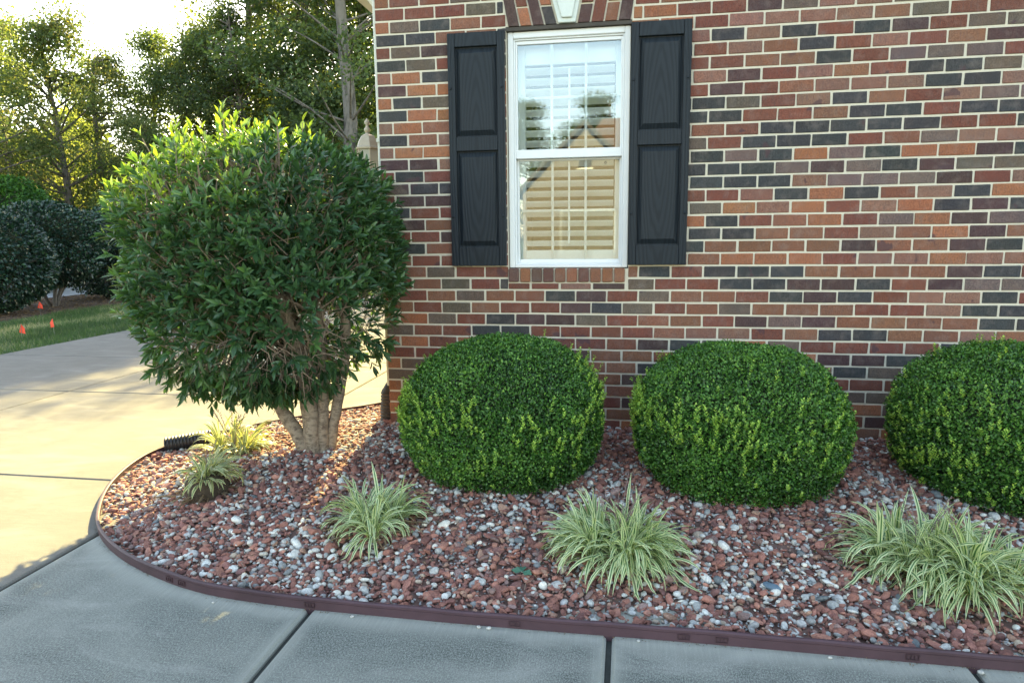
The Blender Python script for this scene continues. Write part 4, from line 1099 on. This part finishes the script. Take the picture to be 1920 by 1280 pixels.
# ------------------------------------------------------------------ forest trees
def forest_mesh(seed, h, cr_, z_low, mat, bark, nleaf=19000, leafs=.13, nb=95, hvar=1.):
    global rng
    rng = np.random.default_rng(seed); m = MB()
    tr = [(0, 0, -.2)]; x = y = 0
    for k in range(1, 8): x += rng.normal(0, .16); y += rng.normal(0, .16); tr.append((x, y, h*.93*k/7))
    pts = spline(tr, 4); K = len(pts); r0_ = .012*h+.05
    m.tube(pts, [r0_*(1-.9*i/(K-1))+.02 for i in range(K)], 9, True, None, .04)
    blobs = []
    for i in range(nb):
        t = rng.uniform(0, 1)**.8; zc = z_low+(h-z_low)*t
        prof = math.sin(math.pi*min(1, (.12+.88*t)**.8))**.7 if t < .97 else .3
        a = rng.uniform(0, TAU); rr = cr_*prof*rng.uniform(.25, 1.)
        c = Vector((rr*math.cos(a), rr*math.sin(a), zc)); blobs.append((c, rng.uniform(.40, 1.05)*cr_/3.2))
        q = max(0, min(K-1, int((zc-rr*.5)/h/.93*K))); p0 = pts[q]
        mid = p0.lerp(c, .5)+Vector((0, 0, rng.uniform(-.2, .3))); m.tube(spline([p0, mid, c], 3), [.055-.007*j for j in range(7)], 5, False)
    wt = np.array([b_[1]**2 for b_ in blobs]); wt /= wt.sum(); which = rng.choice(nb, nleaf, p=wt)
    cen = np.array([tuple(b_[0]) for b_ in blobs]); br = np.array([b_[1] for b_ in blobs]); bt = rng.normal(0, .2, nb)
    dd_ = rdir(nleaf); rad = rng.random(nleaf)**.45
    P = cen[which]+dd_*(rad*br[which])[:, None]*np.array([1.1, 1.1, .75])
    V, F, T = scatter(QUAD, QUAD_F, P, rdir(nleaf)+np.array([0, 0, -.4]), dd_+np.array([0, 0, .6])+rng.normal(size=(nleaf, 3))*.4, rng.uniform(.6, 1.25, nleaf)*leafs, np.clip(.4+bt[which]+rng.normal(0, .18, nleaf), 0, 1))
    root = empty('forest_tree', (0, 0, 0))
    m.build('trunk', bark, root, smooth=True); npmesh('crown', V, F, mat, root, attrs={'tone': T})
    return root
protos = {
 'Y': forest_mesh(101, 10.5, 3.3, 1.0, M_tree_y, M_bark_far),
 'G': forest_mesh(102, 11, 3.2, 1.5, M_tree_g, M_bark_far),
 'D': forest_mesh(103, 12, 3.4, 1.2, M_tree_d, M_bark_far),
 'T': forest_mesh(104, 20, 3.9, 4.0, M_tree_g, M_bark_far, 21000, .16, 120),
 'S': forest_mesh(106, 18, 5.2, 2.5, M_tree_d, M_bark_far, 62000, .20, 150),
 'P': forest_mesh(105, 21, 4.0, 6.0, M_tree_d, M_bark_pale, 15000, .15, 90)}
used = set()
def ftree(kind, az, dist, sc, label, rz=0, xy=None):
    a = R_(az); x, y = (CAM.x+math.sin(a)*dist, CAM.y+math.cos(a)*dist) if xy is None else xy
    if kind in used: o = copy_tree(protos[kind])
    else: o = protos[kind]; used.add(kind)
    o.location = (x, y, 0)
    o.scale = (sc, sc, sc) if np.isscalar(sc) else sc
    o.rotation_euler = (0, 0, rz); tag(o, label, 'tree', 'forest trees beyond the hedge')
TREES = [
 ('Y', -48.2, 29, .97, 0, 'tall yellowing tree at the far left edge of the view'),
 ('Y', -42.2, 31, .90, 2, 'yellow green tree second from the far left of the wood'),
 ('G', -45.2, 38, 1.0, 1, 'tree filling the wood behind the yellowing trees at far left'),
 ('G', -39.2, 33, .80, 3, 'short green tree under the lowest dip of the treetops'),
 ('D', -36.0, 35, .86, 4, 'dark tree just right of the lowest dip of the treetops'),
 ('Y', -37.2, 27, .52, 5, 'small golden tree low in front of the dark woods'),
 ('G', -33.2, 34, .95, 2.2, 'green tree rising left of the tallest trees'),
 ('D', -31.0, 33, .92, 1.2, 'dark tree forming the left side of the tallest group'),
 ('T', -25.9, 34, 1.0, .5, 'tallest tree topping out of the picture above the clipped tree'),
 ('T', -28.9, 36, (1., 1., .95), 3.3, 'dark leafy tree behind the top of the clipped tree'),
 ('T', -24.0, 36, .98, 3.9, 'tall green tree between the forked pale trunk and the tallest tree'),
 ('P', -22.6, 26, 1.0, 1.0, 'tall tree with a pale trunk close to the house corner'),
 ('Y', -24.2, 28, .50, 2.4, 'small yellow tree low behind the clipped tree by the house'),
 ('S', -21.2, 31.5, (1.12, 1.12, .84), 2.8, 'tall tree almost hidden behind the house corner'),
]
for k, az, d_, s_, rz, lab in TREES: ftree(k, az, d_, s_, lab, rz)
# wood filling the gaps, one mass far behind
rng = np.random.default_rng(77); n = 46000; az = np.radians(rng.uniform(-56, -17, n)); dist = rng.uniform(40, 54, n)
top = 6.2+1.5*np.sin(az*23)+1.0*np.sin(az*61+1)+1.3*np.clip((az+.62)*9, 0, 4)
P = np.column_stack([CAM.x+np.sin(az)*dist, CAM.y+np.cos(az)*dist, rng.random(n)**.8*top])
V, F, T = scatter(QUAD, QUAD_F, P, rdir(n), rdir(n)+np.array([0, 0, .5]), rng.uniform(.28, .6, n), np.clip(.35+.35*np.sin(az*37)*np.sin(P[:, 2]*1.3)+rng.normal(0, .2, n), 0, 1))
tag(npmesh('woodland', V, F, M_tree_g, attrs={'tone': T}), 'far mass of woodland foliage behind the separate trees', 'woodland', kind='stuff')

# ------------------------------------------------------------------ house across the street (seen mirrored in the window)
nb = empty('neighbour_house', (-1.2, -38, 0)); tag(nb, 'cream gabled house across the street, mirrored in the window', 'house')
m = MB(); m.box(-3.6, 3.9, -9, 0, -.1, 4.3); m.prism([(-3.6, 4.3), (3.9, 4.3), (.2, 8.0)], -9, 0); m.build('gable_wall', M_cream, nb)
m = MB()
for sx_ in (-1, 1):
    xe = -4.1 if sx_ < 0 else 4.4
    ze = 8.0-(abs(xe-.2))*(3.7/3.75)
    m.prism([(xe, ze+.02), (.2, 8.02), (.2, 8.3), (xe, ze+.30)], -9.2, .35)
m.build('gable_roof', M_roof, nb)
m = MB(); m.box(-1.3, 2.1, -.02, .06, 2.9, 3.05); m.box(-1.3, -1.12, -.02, .06, .3, 2.9); m.box(1.92, 2.1, -.02, .06, .3, 2.9); m.build('trim', plain('trim_paint', (.26, .26, .26), .6, .05), nb); m = MB(); m.box(-.3, .7, -.02, .06, 5.4, 5.5); m.build('attic_sill', M_white, nb)
m = MB(); m.box(-1.11, 1.91, -.02, .02, .3, 2.88); m.build('garage_door', plain('garage_door_paint', (.16, .15, .13), .6), nb)
m = MB(); m.box(-.2, .6, -.02, .03, 5.5, 6.4); m.build('attic_window', M_blk, nb)
m = MB(); m.box(-2.6, 11, -17, -9.3, -.1, 5.0); m.build('brick_wing', M_brick2, nb)
m = MB(); m.prism([(-3.1, 5.02), (11.5, 5.02), (8.5, 9.8), (.9, 9.8)], -17.4, -9.25); m.build('wing_roof', plain('brown_shingles', (.13, .085, .065), .9, .2, 12), nb)
m = MB(); m.box(-60, 60, -22.5, -15.5, -.1, -.03); struct(m.build('street', plain('asphalt', (.12, .12, .125), .9, .15)))
for k, (x, y, s_) in enumerate(((-5.8, -47, .92), (-9.5, -44, .8), (-1.5, -66, 1.25), (-15, -52, 1.0))):
    o = copy_tree(protos['D']); o.location = (x, y, 0); o.scale = (s_*1.25, s_*1.25, s_); o.rotation_euler = (0, 0, k)
    tag(o, ['dark tree beside the gable of the house across the street, mirrored in the window', 'lower tree two places from the gable of the house across the street', 'tall tree behind the brown roof of the house across the street', 'dark tree furthest from the house across the street'][k], 'tree', 'trees across the street')
